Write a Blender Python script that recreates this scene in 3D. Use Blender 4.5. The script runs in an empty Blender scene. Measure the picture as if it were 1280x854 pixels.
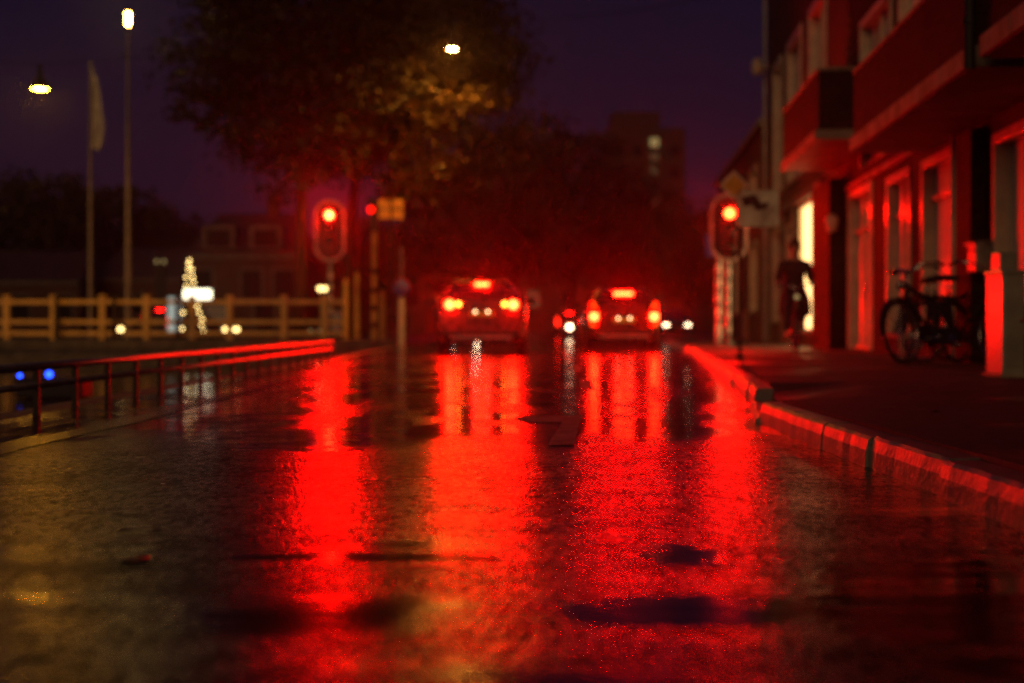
import bpy, bmesh, math, random
from mathutils import Vector, Matrix
random.seed(7)
SC = bpy.context.scene
COL = SC.collection
R = math.radians
FPX, HZ, CAMZ = 1778.0, 408.0, 0.55

def at(px, py, D):
    """photo pixel + distance -> world point (used once, to survey where things stand)"""
    return Vector(((px - 640) * D / FPX, D, CAMZ + (HZ - py) * D / FPX))

# ------------------------------------------------------------------ materials
def new_mat(name):
    m = bpy.data.materials.new(name); m.use_nodes = True
    nt = m.node_tree; nt.nodes.clear()
    out = nt.nodes.new('ShaderNodeOutputMaterial')
    return m, nt, out

def N(nt, typ, **kw):
    n = nt.nodes.new(typ)
    for k, v in kw.items():
        if k.startswith('i_'):
            n.inputs[k[2:].replace('_', ' ')].default_value = v
        else:
            setattr(n, k, v)
    return n

def M(nt, op, a, b=None, c=None, clamp=False):
    n = nt.nodes.new('ShaderNodeMath'); n.operation = op; n.use_clamp = clamp
    for i, v in enumerate((a, b, c)):
        if v is None: continue
        if isinstance(v, (int, float)): n.inputs[i].default_value = v
        else: nt.links.new(v, n.inputs[i])
    return n.outputs[0]

def sstep(nt, v, lo, hi):
    n = nt.nodes.new('ShaderNodeMapRange'); n.interpolation_type = 'SMOOTHSTEP'
    nt.links.new(v, n.inputs['Value'])
    n.inputs['From Min'].default_value = lo; n.inputs['From Max'].default_value = hi
    return n.outputs['Result']

def mapr(nt, v, a, b):
    n = nt.nodes.new('ShaderNodeMapRange')
    nt.links.new(v, n.inputs['Value'])
    n.inputs['To Min'].default_value = a; n.inputs['To Max'].default_value = b
    return n.outputs['Result']

def mixc(nt, f, a, b):
    n = nt.nodes.new('ShaderNodeMix'); n.data_type = 'RGBA'
    if isinstance(f, (int, float)): n.inputs[0].default_value = f
    else: nt.links.new(f, n.inputs[0])
    for sock, v in ((n.inputs[6], a), (n.inputs[7], b)):
        if isinstance(v, (tuple, list)): sock.default_value = (*v, 1)
        else: nt.links.new(v, sock)
    return n.outputs[2]

def mat(name, col, rough=0.5, metal=0.0, var=0.25, scale=6.0, bump=0.0, bscale=40.0, coat=0.0, spec=0.5, crough=0.08):
    m, nt, out = new_mat(name)
    p = N(nt, 'ShaderNodeBsdfPrincipled')
    tc = N(nt, 'ShaderNodeTexCoord')
    no = N(nt, 'ShaderNodeTexNoise'); no.inputs['Scale'].default_value = scale; no.inputs['Detail'].default_value = 5
    nt.links.new(tc.outputs['Object'], no.inputs['Vector'])
    lo = tuple(c * (1 - var) for c in col); hi = tuple(min(1, c * (1 + var)) for c in col)
    c = mixc(nt, sstep(nt, no.outputs['Fac'], 0.3, 0.7), lo, hi)
    nt.links.new(c, p.inputs['Base Color'])
    p.inputs['Metallic'].default_value = metal
    nt.links.new(mapr(nt, no.outputs['Fac'], max(0.02, rough - 0.08), min(1, rough + 0.08)), p.inputs['Roughness'])
    p.inputs['Coat Weight'].default_value = coat; p.inputs['Coat Roughness'].default_value = crough
    p.inputs['Specular IOR Level'].default_value = spec
    if bump:
        nb = N(nt, 'ShaderNodeTexNoise'); nb.inputs['Scale'].default_value = bscale; nb.inputs['Detail'].default_value = 4
        nt.links.new(tc.outputs['Object'], nb.inputs['Vector'])
        b = N(nt, 'ShaderNodeBump'); b.inputs['Distance'].default_value = bump
        nt.links.new(nb.outputs['Fac'], b.inputs['Height']); nt.links.new(b.outputs['Normal'], p.inputs['Normal'])
    nt.links.new(p.outputs[0], out.inputs[0])
    return m

def glow(name, col, strength):
    m, nt, out = new_mat(name)
    e = N(nt, 'ShaderNodeEmission'); e.inputs[0].default_value = (*col, 1); e.inputs[1].default_value = strength
    nt.links.new(e.outputs[0], out.inputs[0])
    return m

def brick_mat(name, c1, c2, mortar, rough=0.6, bw=0.21, bh=0.065, axis='yz'):
    m, nt, out = new_mat(name)
    p = N(nt, 'ShaderNodeBsdfPrincipled')
    tc = N(nt, 'ShaderNodeTexCoord'); s = N(nt, 'ShaderNodeSeparateXYZ'); cb = N(nt, 'ShaderNodeCombineXYZ')
    nt.links.new(tc.outputs['Object'], s.inputs[0])
    if axis == 'yz':
        nt.links.new(M(nt, 'ADD', s.outputs[1], s.outputs[0]), cb.inputs[0]); nt.links.new(s.outputs[2], cb.inputs[1])
    else:
        nt.links.new(s.outputs[0], cb.inputs[0]); nt.links.new(s.outputs[1], cb.inputs[1])
    br = N(nt, 'ShaderNodeTexBrick'); nt.links.new(cb.outputs[0], br.inputs['Vector'])
    br.inputs['Scale'].default_value = 1; br.inputs['Brick Width'].default_value = bw; br.inputs['Row Height'].default_value = bh
    br.inputs['Mortar Size'].default_value = 0.006; br.inputs['Mortar Smooth'].default_value = 0.3
    br.inputs['Color1'].default_value = (*c1, 1); br.inputs['Color2'].default_value = (*c2, 1); br.inputs['Mortar'].default_value = (*mortar, 1)
    no = N(nt, 'ShaderNodeTexNoise'); no.inputs['Scale'].default_value = 1.3; no.inputs['Detail'].default_value = 6
    nt.links.new(tc.outputs['Object'], no.inputs['Vector'])
    dk = N(nt, 'ShaderNodeMix'); dk.data_type = 'RGBA'; dk.blend_type = 'MULTIPLY'; dk.inputs[0].default_value = 1
    g = mixc(nt, no.outputs['Fac'], (0.55, 0.55, 0.55), (1.25, 1.2, 1.15))
    nt.links.new(br.outputs['Color'], dk.inputs[6]); nt.links.new(g, dk.inputs[7])
    nt.links.new(dk.outputs[2], p.inputs['Base Color']); p.inputs['Specular IOR Level'].default_value = .5 if axis == 'xy' else .12
    nt.links.new(mapr(nt, no.outputs['Fac'], rough - .15, rough + .15), p.inputs['Roughness'])
    b = N(nt, 'ShaderNodeBump'); b.inputs['Distance'].default_value = 0.006; b.invert = True
    nt.links.new(br.outputs['Fac'], b.inputs['Height']); nt.links.new(b.outputs['Normal'], p.inputs['Normal'])
    nt.links.new(p.outputs[0], out.inputs[0])
    return m

def road_mat():
    m, nt, out = new_mat('wet_asphalt')
    p = N(nt, 'ShaderNodeBsdfPrincipled')
    tc = N(nt, 'ShaderNodeTexCoord'); s = N(nt, 'ShaderNodeSeparateXYZ')
    P = tc.outputs['Object']; nt.links.new(P, s.inputs[0]); X, Y = s.outputs[0], s.outputs[1]
    def noise(sx, sy, scale, det=4, off=0.0, rough=.5):
        mp = N(nt, 'ShaderNodeMapping'); mp.inputs['Scale'].default_value = (sx, sy, 1); mp.inputs['Location'].default_value = (off, off * 1.7, 0)
        nt.links.new(P, mp.inputs[0])
        n = N(nt, 'ShaderNodeTexNoise'); n.inputs['Scale'].default_value = scale; n.inputs['Detail'].default_value = det; n.inputs['Roughness'].default_value = rough
        nt.links.new(mp.outputs[0], n.inputs['Vector']); return n.outputs['Fac']
    big = noise(1, 1, 0.55, 5, 3.1)
    mid = noise(1, .8, 1.7, 5, 9.7)
    # the flooded stretch of the carriageway, beyond about 6.8 m
    edge = M(nt, 'ADD', Y, M(nt, 'MULTIPLY', M(nt, 'SUBTRACT', mid, .5), 1.1))
    flood = sstep(nt, edge, 6.2, 7.2)
    dry = sstep(nt, noise(1.2, .38, 2.1, 5, 33.0, .6), .48, .58)   # proud patches inside the flood
    thin = sstep(nt, noise(1.0, .22, 1.1, 4, 41.0), .42, .60)
    flood = M(nt, 'MULTIPLY', flood, M(nt, 'SUBTRACT', 1, M(nt, 'MULTIPLY', dry, .8)))
    flood = M(nt, 'MULTIPLY', flood, M(nt, 'SUBTRACT', 1, M(nt, 'MULTIPLY', thin, .25)))
    # pools in the hollows of the near asphalt
    hol = noise(.75, 1.25, 1.15, 5, 21.3)
    pools = M(nt, 'MULTIPLY', sstep(nt, hol, .55, .68), .8)
    near = M(nt, 'SUBTRACT', 1, sstep(nt, Y, 4.4, 5.2))
    pools = M(nt, 'MULTIPLY', pools, near)
    warp = noise(1.0, 1.6, 4.5, 5, 17.0, .6)
    def ell(cx, cy, rx, ry):
        a = M(nt, 'DIVIDE', M(nt, 'SUBTRACT', X, cx), rx); b = M(nt, 'DIVIDE', M(nt, 'SUBTRACT', Y, cy), ry)
        d = M(nt, 'ADD', M(nt, 'MULTIPLY', a, a), M(nt, 'MULTIPLY', b, b))
        d = M(nt, 'ADD', d, M(nt, 'MULTIPLY', M(nt, 'SUBTRACT', warp, .5), 5.0))
        return M(nt, 'SUBTRACT', 1, sstep(nt, d, .75, 1.1))
    for e in ((1.05, 2.75, .42, .66), (-.35, 3.38, .33, .07), (.42, 3.42, .10, .16), (.36, 2.75, .3, .16), (-2.2, 4.6, .5, .2), (-.95, 7.0, .45, .7)):
        pools = M(nt, 'MAXIMUM', pools, ell(*e))
    wet = M(nt, 'MAXIMUM', flood, pools)
    grainy = M(nt, 'SUBTRACT', 1, wet)
    # colour
    speck = noise(1, 1, 170, 2, 1.0)
    base = mixc(nt, sstep(nt, speck, .35, .7), (.018, .018, .019), (.055, .053, .05))
    base = mixc(nt, M(nt, 'MULTIPLY', wet, .8), base, (.014, .013, .013))
    nt.links.new(base, p.inputs['Base Color'])
    rv = noise(1, 1, 3.2, 5, 5.5)
    r1 = mapr(nt, rv, .17, .33)
    rough = M(nt, 'ADD', M(nt, 'MULTIPLY', r1, grainy), M(nt, 'MULTIPLY', wet, mapr(nt, rv, .06, .15)))
    nt.links.new(rough, p.inputs['Roughness'])
    p.inputs['IOR'].default_value = 1.45
    # relief: stones, worn undulation, ripples on the water film
    vo = N(nt, 'ShaderNodeTexVoronoi'); vo.inputs['Scale'].default_value = 58
    vm = N(nt, 'ShaderNodeMapping'); vm.inputs['Scale'].default_value = (1, .42, 1); nt.links.new(P, vm.inputs[0]); nt.links.new(vm.outputs[0], vo.inputs['Vector'])
    sc_ = N(nt, 'ShaderNodeSeparateColor'); nt.links.new(vo.outputs['Color'], sc_.inputs[0])
    gl = M(nt, 'POWER', sc_.outputs[0], 2.2)
    clump = sstep(nt, noise(1, .5, 9, 4, 13.0), .35, .66)
    gl = M(nt, 'MULTIPLY', gl, mapr(nt, clump, .15, 1.35))
    worn = sstep(nt, noise(.8, .55, 1.5, 6, 51.0, .62), .40, .60)
    gl = M(nt, 'MULTIPLY', gl, mapr(nt, worn, .30, 1.35))
    spec = M(nt, 'ADD', M(nt, 'MULTIPLY', grainy, M(nt, 'SUBTRACT', M(nt, 'MULTIPLY', gl, 2.3), .5)), .5)
    nt.links.new(M(nt, 'MAXIMUM', spec, .02), p.inputs['Specular IOR Level'])
    fine = noise(1, .4, 110, 3, 2.0)
    hgt = M(nt, 'MULTIPLY', M(nt, 'ADD', M(nt, 'MULTIPLY', vo.outputs['Distance'], -.8), fine), M(nt, 'ADD', M(nt, 'MULTIPLY', grainy, .0013), .00003))
    und = M(nt, 'MULTIPLY', noise(.55, 1.5, 1.9, 4, 6.0), .0085)
    rip = M(nt, 'MULTIPLY', noise(.7, 1.6, 7, 3, 8.0), M(nt, 'ADD', M(nt, 'MULTIPLY', wet, .0008), .0006))
    hgt = M(nt, 'ADD', hgt, M(nt, 'ADD', und, rip))
    b = N(nt, 'ShaderNodeBump'); b.inputs['Distance'].default_value = 1.0; b.inputs['Strength'].default_value = 1.0
    nt.links.new(hgt, b.inputs['Height']); nt.links.new(b.outputs['Normal'], p.inputs['Normal'])
    nt.links.new(p.outputs[0], out.inputs[0])
    return m

def paving_mat():
    m = brick_mat('wet_paving', (.07, .045, .04), (.05, .035, .032), (.02, .018, .016), .42, .21, .105, 'xy')
    nt = m.node_tree; p = [n for n in nt.nodes if n.type == 'BSDF_PRINCIPLED'][0]
    no = N(nt, 'ShaderNodeTexNoise'); no.inputs['Scale'].default_value = .9; no.inputs['Detail'].default_value = 5
    tc = [n for n in nt.nodes if n.type == 'TEX_COORD'][0]
    nt.links.new(tc.outputs['Object'], no.inputs['Vector'])
    nt.links.new(mapr(nt, sstep(nt, no.outputs['Fac'], .48, .68), .72, .3), p.inputs['Roughness'])
    return m

def water_mat():
    m, nt, out = new_mat('canal_water')
    p = N(nt, 'ShaderNodeBsdfPrincipled'); p.inputs['Base Color'].default_value = (.008, .008, .006, 1)
    p.inputs['Roughness'].default_value = .07; p.inputs['IOR'].default_value = 1.33
    tc = N(nt, 'ShaderNodeTexCoord'); no = N(nt, 'ShaderNodeTexNoise'); no.inputs['Scale'].default_value = 2.6; no.inputs['Detail'].default_value = 4
    mp = N(nt, 'ShaderNodeMapping'); mp.inputs['Scale'].default_value = (.6, 1.7, 1)
    nt.links.new(tc.outputs['Object'], mp.inputs[0]); nt.links.new(mp.outputs[0], no.inputs['Vector'])
    b = N(nt, 'ShaderNodeBump'); b.inputs['Distance'].default_value = .010; nt.links.new(no.outputs['Fac'], b.inputs['Height'])
    nt.links.new(b.outputs['Normal'], p.inputs['Normal']); nt.links.new(p.outputs[0], out.inputs[0])
    return m

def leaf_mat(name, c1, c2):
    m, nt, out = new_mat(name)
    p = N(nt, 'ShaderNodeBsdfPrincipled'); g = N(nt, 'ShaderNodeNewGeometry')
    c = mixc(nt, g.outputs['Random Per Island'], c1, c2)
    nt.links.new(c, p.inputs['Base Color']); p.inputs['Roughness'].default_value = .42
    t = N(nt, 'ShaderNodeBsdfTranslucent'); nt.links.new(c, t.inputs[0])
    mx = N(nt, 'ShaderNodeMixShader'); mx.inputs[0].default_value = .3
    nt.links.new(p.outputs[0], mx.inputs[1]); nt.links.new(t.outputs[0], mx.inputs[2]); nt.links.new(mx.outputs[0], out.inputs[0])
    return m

MT = dict(
    road=road_mat(), paving=paving_mat(), water=water_mat(),
    kerb=mat('wet_granite', (.075, .07, .065), .42, var=.4, scale=14, bump=.014, bscale=30, coat=1.0, crough=.40),
   
    gutter=mat('gutter_stone', (.022, .021, .02), .22, var=.4, scale=9, bump=.002),
    paint=mat('worn_road_paint', (.20, .19, .16), .75, var=.45, scale=10, bump=.001, bscale=90),
    earth=mat('dark_ground', (.045, .042, .038), .45, var=.4, scale=1.5, bump=.003),
    quay=mat('quay_stone', (.09, .08, .07), .6, var=.5, scale=3, bump=.01, bscale=8),
    brick=brick_mat('dark_red_brick', (.050, .018, .013), (.024, .010, .008), (.06, .048, .04), .78),
    brick_pale=brick_mat('brown_brick', (.17, .085, .05), (.12, .06, .036), (.12, .1, .08), .7),
    brick_far=brick_mat('far_brick', (.16, .09, .07), (.12, .07, .055), (.08, .07, .06), .7, .6, .2),
    stone=mat('weathered_concrete', (.26, .22, .17), .6, var=.5, scale=3.5, bump=.008, bscale=12),
    soffit=mat('soffit_render', (.20, .175, .14), .7, var=.3, scale=2),
    trim=mat('cream_painted_wood', (.62, .54, .40), .38, var=.15, scale=5, coat=.3, crough=.2),
    gloss=mat('glossy_door_paint', (.42, .38, .34), .35, var=.12, scale=3, coat=1.0, crough=.32, bump=.002, bscale=5),
    blind=mat('blind_behind_glass', (.70, .62, .54), .38, var=.12, scale=2.0, coat=1.0, crough=.34, bump=.0015, bscale=4),
    glass=mat('dark_window_glass', (.015, .016, .02), .08, var=.2, scale=1, coat=.4, bump=.001, bscale=2),
    farglass=mat('far_window_glass', (.012, .012, .014), .7, var=.2, scale=1, spec=.2),
    bluepane=mat('pale_net_curtain', (.20, .22, .30), .4, var=.2, scale=3, coat=.5),
    iron=mat('black_iron', (.012, .012, .013), .62, var=.3, scale=12),
    railsteel=mat('painted_rail_steel', (.26, .22, .20), .46, var=.3, scale=9, coat=.9, crough=.36),
    grey=mat('grey_galvanised', (.32, .32, .32), .38, metal=.5, var=.25, scale=8),
    cabinet=mat('grey_green_cabinet_paint', (.30, .31, .27), .36, var=.2, scale=5, coat=.6, crough=.2, bump=.0008),
    white=mat('white_enamel', (.75, .74, .70), .35, var=.12, scale=9, coat=.4),
    border=mat('grimy_white_border', (.46, .42, .37), .5, var=.3, scale=6),
    oldtrim=mat('old_window_paint', (.16, .13, .10), .6, var=.3, scale=3),
    fence=mat('lamp_yellow_fence_paint', (.72, .48, .14), .45, var=.2, scale=4, bump=.001),  # yellow of the hanging lamp put into the cream paint's colour
    black=mat('black_plastic', (.012, .012, .013), .4, var=.2),
    signblue=mat('sign_blue', (.08, .17, .80), .35, var=.1), signred=mat('sign_red', (.5, .02, .02), .35, var=.1),
    signyellow=mat('sign_amber', (.92, .44, .06), .4, var=.15), signcream=mat('sign_cream', (.85, .72, .56), .45, var=.4, scale=5),
    bark=mat('bark', (.035, .026, .02), .7, var=.45, scale=7, bump=.02, bscale=14),
    leaf=leaf_mat('lamp_tinted_leaves', (.055, .045, .012), (.14, .08, .018)),  # orange lamplight put into the leaf colours
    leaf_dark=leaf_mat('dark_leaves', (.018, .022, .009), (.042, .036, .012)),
    leaf_brown=mat('fallen_leaf', (.12, .055, .02), .4, var=.4, scale=30),
    paint1=mat('warm_grey_car_paint', (.06, .055, .055), .28, metal=.2, var=.05, coat=.5, crough=.12),
    paint2=mat('dark_car_paint', (.025, .022, .024), .28, metal=.2, var=.05, coat=.5, crough=.12),
    carglass=mat('car_glass', (.012, .012, .014), .06, var=.1, coat=.5),
    rubber=mat('tyre_rubber', (.012, .012, .012), .7, var=.3, scale=20),
    rim=mat('alloy_rim', (.35, .35, .36), .3, metal=.9, var=.15),
    redlens=mat('red_lens_plastic', (.45, .01, .01), .15, var=.1, coat=1.0),
    chrome=mat('chrome', (.6, .6, .6), .15, metal=1, var=.1),
    plate=mat('yellow_plate', (.75, .45, .05), .35, var=.15, scale=20),
    cloth=mat('dark_coat_cloth', (.022, .02, .024), .85, var=.35, scale=12, bump=.002),
    denim=mat('dark_trousers', (.03, .03, .04), .85, var=.35, scale=14, bump=.001),
    skin=mat('skin', (.45, .27, .19), .5, var=.1), hair=mat('dark_hair', (.02, .015, .01), .55, var=.3, scale=40),
    eye=mat('eye', (.05, .04, .035), .2), redframe=mat('red_frame_paint', (.28, .03, .03), .3, var=.15, coat=.6),
    tile=mat('roof_tiles', (.10, .05, .04), .6, var=.4, scale=5, bump=.01),
    flag=mat('flag_cloth', (.80, .70, .55), .8, var=.5, scale=1.6),
    crate=mat('red_brown_box', (.38, .14, .10), .5, var=.3, scale=4),
    # things that give off light
    red_signal=glow('red_signal_light', (1, .0018, .0003), 1050), red_signal_front=glow('red_signal_light_facing', (1, .0010, .0002), 3400), brake=glow('brake_light', (1, .0011, .0002), 1850),
    brake_dim=glow('tail_light_glow', (1, .006, .001), 3.5), amber=glow('amber_bulb', (1, .22, .02), 16),
    amber_reflector=glow('amber_reflector_glow', (1, .16, .01), 1.2),  # emission stands in for the light that the car reflectors return
    plate_lamp=glow('plate_lamp', (1, .62, .30), 6), head=glow('headlight', (1, .80, .52), 40), head_far=glow('far_light', (1, .74, .44), 10),
    street=glow('street_lamp_glow', (1, .58, .10), 85), pendant=glow('pendant_glow', (1, .38, .015), 400),
    treelamp=glow('tree_lamp_glow', (1, .33, .03), 1450),
    shop=glow('lit_shop_interior', (1, .56, .20), 3.2), winlit=glow('lit_window', (1, .68, .25), .30), winlow=glow('faint_window', (1, .5, .22), .06),
    bulb=glow('string_bulb', (1, .66, .22), 6), signlit=glow('lit_white_sign', (1, .92, .62), 3.2), blue=glow('blue_led', (.01, .05, 1), 9),
    red_far=glow('far_red_light', (1, .008, .004), 14), cyan=glow('pale_window_glow', (.75, .85, .75), .45),
)

[n for n in MT['kerb'].node_tree.nodes if n.type == 'BSDF_PRINCIPLED'][0].inputs['Coat IOR'].default_value = 2.1   # wet, polished by tyres

# ------------------------------------------------------------------ mesh helpers
class MB:
    def __init__(s): s.v = []; s.f = []; s.sm = []
    def add(s, vs, fs, smooth=False):
        o = len(s.v); s.v += [tuple(v) for v in vs]
        for f in fs: s.f.append(tuple(o + i for i in f)); s.sm.append(smooth)
        return s
    def box(s, c, d, rz=0, rx=0):
        cx, cy, cz = c; a, b, h = d[0] / 2, d[1] / 2, d[2] / 2
        m = Matrix.Rotation(rz, 3, 'Z') @ Matrix.Rotation(rx, 3, 'X')
        vs = [Vector(c) + m @ Vector((x, y, z)) for z in (-h, h) for x, y in ((-a, -b), (a, -b), (a, b), (-a, b))]
        return s.add(vs, [(3, 2, 1, 0), (4, 5, 6, 7), (0, 1, 5, 4), (1, 2, 6, 5), (2, 3, 7, 6), (3, 0, 4, 7)])
    def tube(s, p0, p1, r0, r1=None, n=10, caps=True):
        p0, p1 = Vector(p0), Vector(p1); r1 = r0 if r1 is None else r1
        d = (p1 - p0)
        if d.length < 1e-6: return s
        d.normalize(); a = d.orthogonal().normalized(); b = d.cross(a)
        vs = [p + (a * math.cos(t) + b * math.sin(t)) * r for p, r in ((p0, r0), (p1, r1)) for t in [2 * math.pi * i / n for i in range(n)]]
        fs = [(i, (i + 1) % n, n + (i + 1) % n, n + i) for i in range(n)]
        s.add(vs, fs, True)
        if caps:
            s.add(vs[:n], [tuple(range(n))[::-1]]); s.add(vs[n:], [tuple(range(n))])
        return s
    def path(s, pts, r, n=8):
        """one continuous swept tube"""
        pts = [Vector(p) for p in pts]; rs = r if isinstance(r, (list, tuple)) else [r] * len(pts)
        vs = []; up = None
        for i, p in enumerate(pts):
            d = (pts[min(i + 1, len(pts) - 1)] - pts[max(i - 1, 0)]).normalized()
            if up is None: a = d.orthogonal().normalized()
            else: a = (up - d * up.dot(d)).normalized()
            up = a; b = d.cross(a)
            vs += [p + (a * math.cos(t) + b * math.sin(t)) * rs[i] for t in [2 * math.pi * k / n for k in range(n)]]
        fs = [(i * n + k, i * n + (k + 1) % n, (i + 1) * n + (k + 1) % n, (i + 1) * n + k) for i in range(len(pts) - 1) for k in range(n)]
        fs += [tuple(range(n))[::-1], tuple(range((len(pts) - 1) * n, len(pts) * n))]
        return s.add(vs, fs, True)
    def lathe(s, prof, c=(0, 0, 0), axis='Z', n=24):
        vs = []
        for r, h in prof:
            for k in range(n):
                t = 2 * math.pi * k / n; x, y = r * math.cos(t), r * math.sin(t)
                q = {'Z': (x, y, h), 'Y': (x, h, y), 'X': (h, x, y)}[axis]
                vs.append((c[0] + q[0], c[1] + q[1], c[2] + q[2]))
        fs = [(i * n + k, i * n + (k + 1) % n, (i + 1) * n + (k + 1) % n, (i + 1) * n + k) for i in range(len(prof) - 1) for k in range(n)]
        return s.add(vs, fs, True)
    def disc(s, c, r, axis='Y', n=24, th=.02):
        return s.lathe([(0.0005, -th / 2), (r, -th / 2), (r, th / 2), (0.0005, th / 2)], c, axis, n)
    def sphere(s, c, r, n=10):
        k = n // 2 + 1
        return s.lathe([(max(.0005, r * math.sin(math.pi * i / k)), -r * math.cos(math.pi * i / k)) for i in range(k + 1)], c, 'Z', n)
    def prism(s, poly, y0, y1, c=(0, 0, 0)):
        """polygon in XZ extruded along Y"""
        n = len(poly); vs = [(c[0] + x, c[1] + y, c[2] + z) for y in (y0, y1) for x, z in poly]
        return s.add(vs, [tuple(range(n)), tuple(range(n, 2 * n))[::-1]] + [(i, i + n, (i + 1) % n + n, (i + 1) % n) for i in range(n)])
    def quad(s, *p): return s.add(p, [(0, 1, 2, 3)])
    def build(s, name, m, parent=None, bevel=0, loc=None, seg=2):
        me = bpy.data.meshes.new(name); me.from_pydata(s.v, [], s.f); me.update()
        for p, q in zip(me.polygons, s.sm): p.use_smooth = q
        bm = bmesh.new(); bm.from_mesh(me); bmesh.ops.recalc_face_normals(bm, faces=bm.faces); bm.to_mesh(me); bm.free()
        me.materials.append(MT[m] if isinstance(m, str) else m)
        o = bpy.data.objects.new(name, me); COL.objects.link(o)
        if parent: o.parent = parent
        if loc: o.location = loc
        if bevel:
            b = o.modifiers.new('bevel', 'BEVEL'); b.width = bevel; b.segments = seg; b.limit_method = 'ANGLE'
        return o

def tag(o, label=None, cat=None, group=None, kind=None):
    if label: o['label'] = label
    if cat: o['category'] = cat
    if group: o['group'] = group
    if kind: o['kind'] = kind
    return o

def thing(name, label, cat, loc=(0, 0, 0), rz=0, group=None):
    o = bpy.data.objects.new(name, None); COL.objects.link(o); o.empty_display_size = .2
    o.location = loc; o.rotation_euler = (0, 0, rz)
    return tag(o, label, cat, group)

def struct(mb, name, m, **kw): return tag(mb.build(name, m, **kw), kind='structure')

def copy_tree(o, parent=None):
    c = o.copy(); COL.objects.link(c); c.parent = parent
    for ch in list(o.children): copy_tree(ch, c)
    return c

# ------------------------------------------------------------------ setting: ground, road, pavement, canal
KERB = [(-6, 1.38), (8.0, 1.38), (9.0, 1.52), (10.3, 1.74), (15, 2.2), (20, 2.72), (26.4, 3.35), (36, 4.15), (46, 5.0), (70, 6.6), (120, 9.5)]
def kx(y):
    for (y0, x0), (y1, x1) in zip(KERB, KERB[1:]):
        if y <= y1: return x0 + (x1 - x0) * (y - y0) / (y1 - y0)
    return KERB[-1][1]
QX, QY, WZ = -3.12, 36.6, -.42
PZ = .135

g = MB()
g.add([(-260, QY, -.02), (QX, QY, -.02), (QX, -12, -.02), (60, -12, -.02), (260, 40, -.02), (260, 420, -.02), (-260, 420, -.02)], [(0, 1, 2, 3, 4, 5, 6)])
struct(g, 'ground', 'earth')

ys = [-6, 0, 2, 4, 6, 8, 9, 10.3, 13, 17, 21, 26.4, 31, 36.6, 46, 58, 70, 90, 120, 200]
rd = MB()
vs = []
for y in ys: vs += [(QX + .12, y, 0), (kx(y) + .02, y, 0)]
rd.add(vs, [(2 * i, 2 * i + 1, 2 * i + 3, 2 * i + 2) for i in range(len(ys) - 1)])
rd.add([(-70, 37.2, 0), (QX + .12, 37.2, 0), (QX + .12, 47, 0), (-70, 47, 0)], [(0, 1, 2, 3)])     # the street over the bridge
struct(rd, 'road', 'road')

struct(MB().add([(-260, -12, WZ), (QX + .01, -12, WZ), (QX + .01, QY + .02, WZ), (-260, QY + .02, WZ)], [(0, 1, 2, 3)]), 'canal_water', 'water')

pv = MB(); vs = []; yy = [-6 + .5 * i for i in range(0, 100)] + [46, 58, 70, 95, 120]
def drop(y): return max(0, 1 - abs(y - 9.15) / 1.15) ** .5 if abs(y - 9.15) < 1.15 else 0
for y in yy:
    d = drop(y)
    vs += [(kx(y) + .14, y, PZ - .105 * d), (kx(y) + .75, y, PZ), (40, y, PZ)]
fs = []
for i in range(len(yy) - 1):
    fs += [(3 * i + a, 3 * i + a + 1, 3 * i + a + 4, 3 * i + a + 3) for a in (0, 1)]
# turned-down edge of the paving so that it stands a lip above the kerbstones
o0 = len(vs)
for y in yy: vs.append((kx(y) + .14, y, -.01))
fs += [(o0 + i, 3 * i, 3 * i + 3, o0 + i + 1) for i in range(len(yy) - 1)]
pv.add(vs, fs); struct(pv, 'pavement', 'paving')

kb = MB(); y = -5.6; rnd = random.Random(3)
while y < 46:
    L = rnd.choice((.8, .95, 1.0)); ya, yb = y + .012, y + L - .012
    if 7.95 < (ya + yb) / 2 < 10.25: h = .035
    else: h = .118 + rnd.uniform(-.006, .006)
    j = rnd.uniform(-.012, .012)
    xa, xb = kx(ya) + j, kx(yb) + j
    nseg = 8; vs = []
    for i in range(nseg + 1):
        t = i / nseg; xx = xa + (xb - xa) * t; yv = ya + (yb - ya) * t; w = rnd.uniform(-.004, .004)
        vs += [(xx + w, yv, -.03), (xx + .006 + w, yv, h * .55), (xx + .016 + w, yv, h - .012), (xx + .03 + w, yv, h + rnd.uniform(-.002, .002)), (xx + .138, yv, h), (xx + .138, yv, -.03)]
    fs = [(i * 6 + a, i * 6 + a + 1, i * 6 + a + 7, i * 6 + a + 6) for i in range(nseg) for a in range(5)] + [(0, 1, 2, 3, 4, 5), tuple(range(nseg * 6, nseg * 6 + 6))[::-1]]
    kb.add(vs, fs); y += L
struct(kb, 'kerb', 'kerb')

gs = MB()
yv = [-4 + .8 * i for i in range(38)]
vs = []
for y in yv: vs += [(-2.32 + .03 * math.sin(y * 1.7), y, .004), (-2.16 + .03 * math.sin(y * 1.7), y, .004)]
gs.add(vs, [(2 * i, 2 * i + 1, 2 * i + 3, 2 * i + 2) for i in range(len(yv) - 1)])
struct(gs, 'gutter_strip', 'gutter')
mk = MB()
mk.add([(.165, 6.55, .004), (.285, 6.55, .004), (.43, 8.75, .004), (.335, 8.75, .004)], [(0, 1, 2, 3)])
mk.add([(.10, 8.1, .004), (.29, 8.1, .004), (.335, 8.7, .004), (.0, 8.6, .004)], [(0, 1, 2, 3)])
for k in range(5):
    y0 = 12.5 + k * 5; xo = .62 + k * .12
    mk.add([(xo, y0, .004), (xo + .11, y0, .004), (xo + .19, y0 + 2.2, .004), (xo + .08, y0 + 2.2, .004)], [(0, 1, 2, 3)])
mk.add([(-2.6, 33.2, .004), (3.4, 33.2, .004), (3.4, 33.5, .004), (-2.6, 33.5, .004)], [(0, 1, 2, 3)])
struct(mk, 'lane_marking', 'paint')

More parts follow.
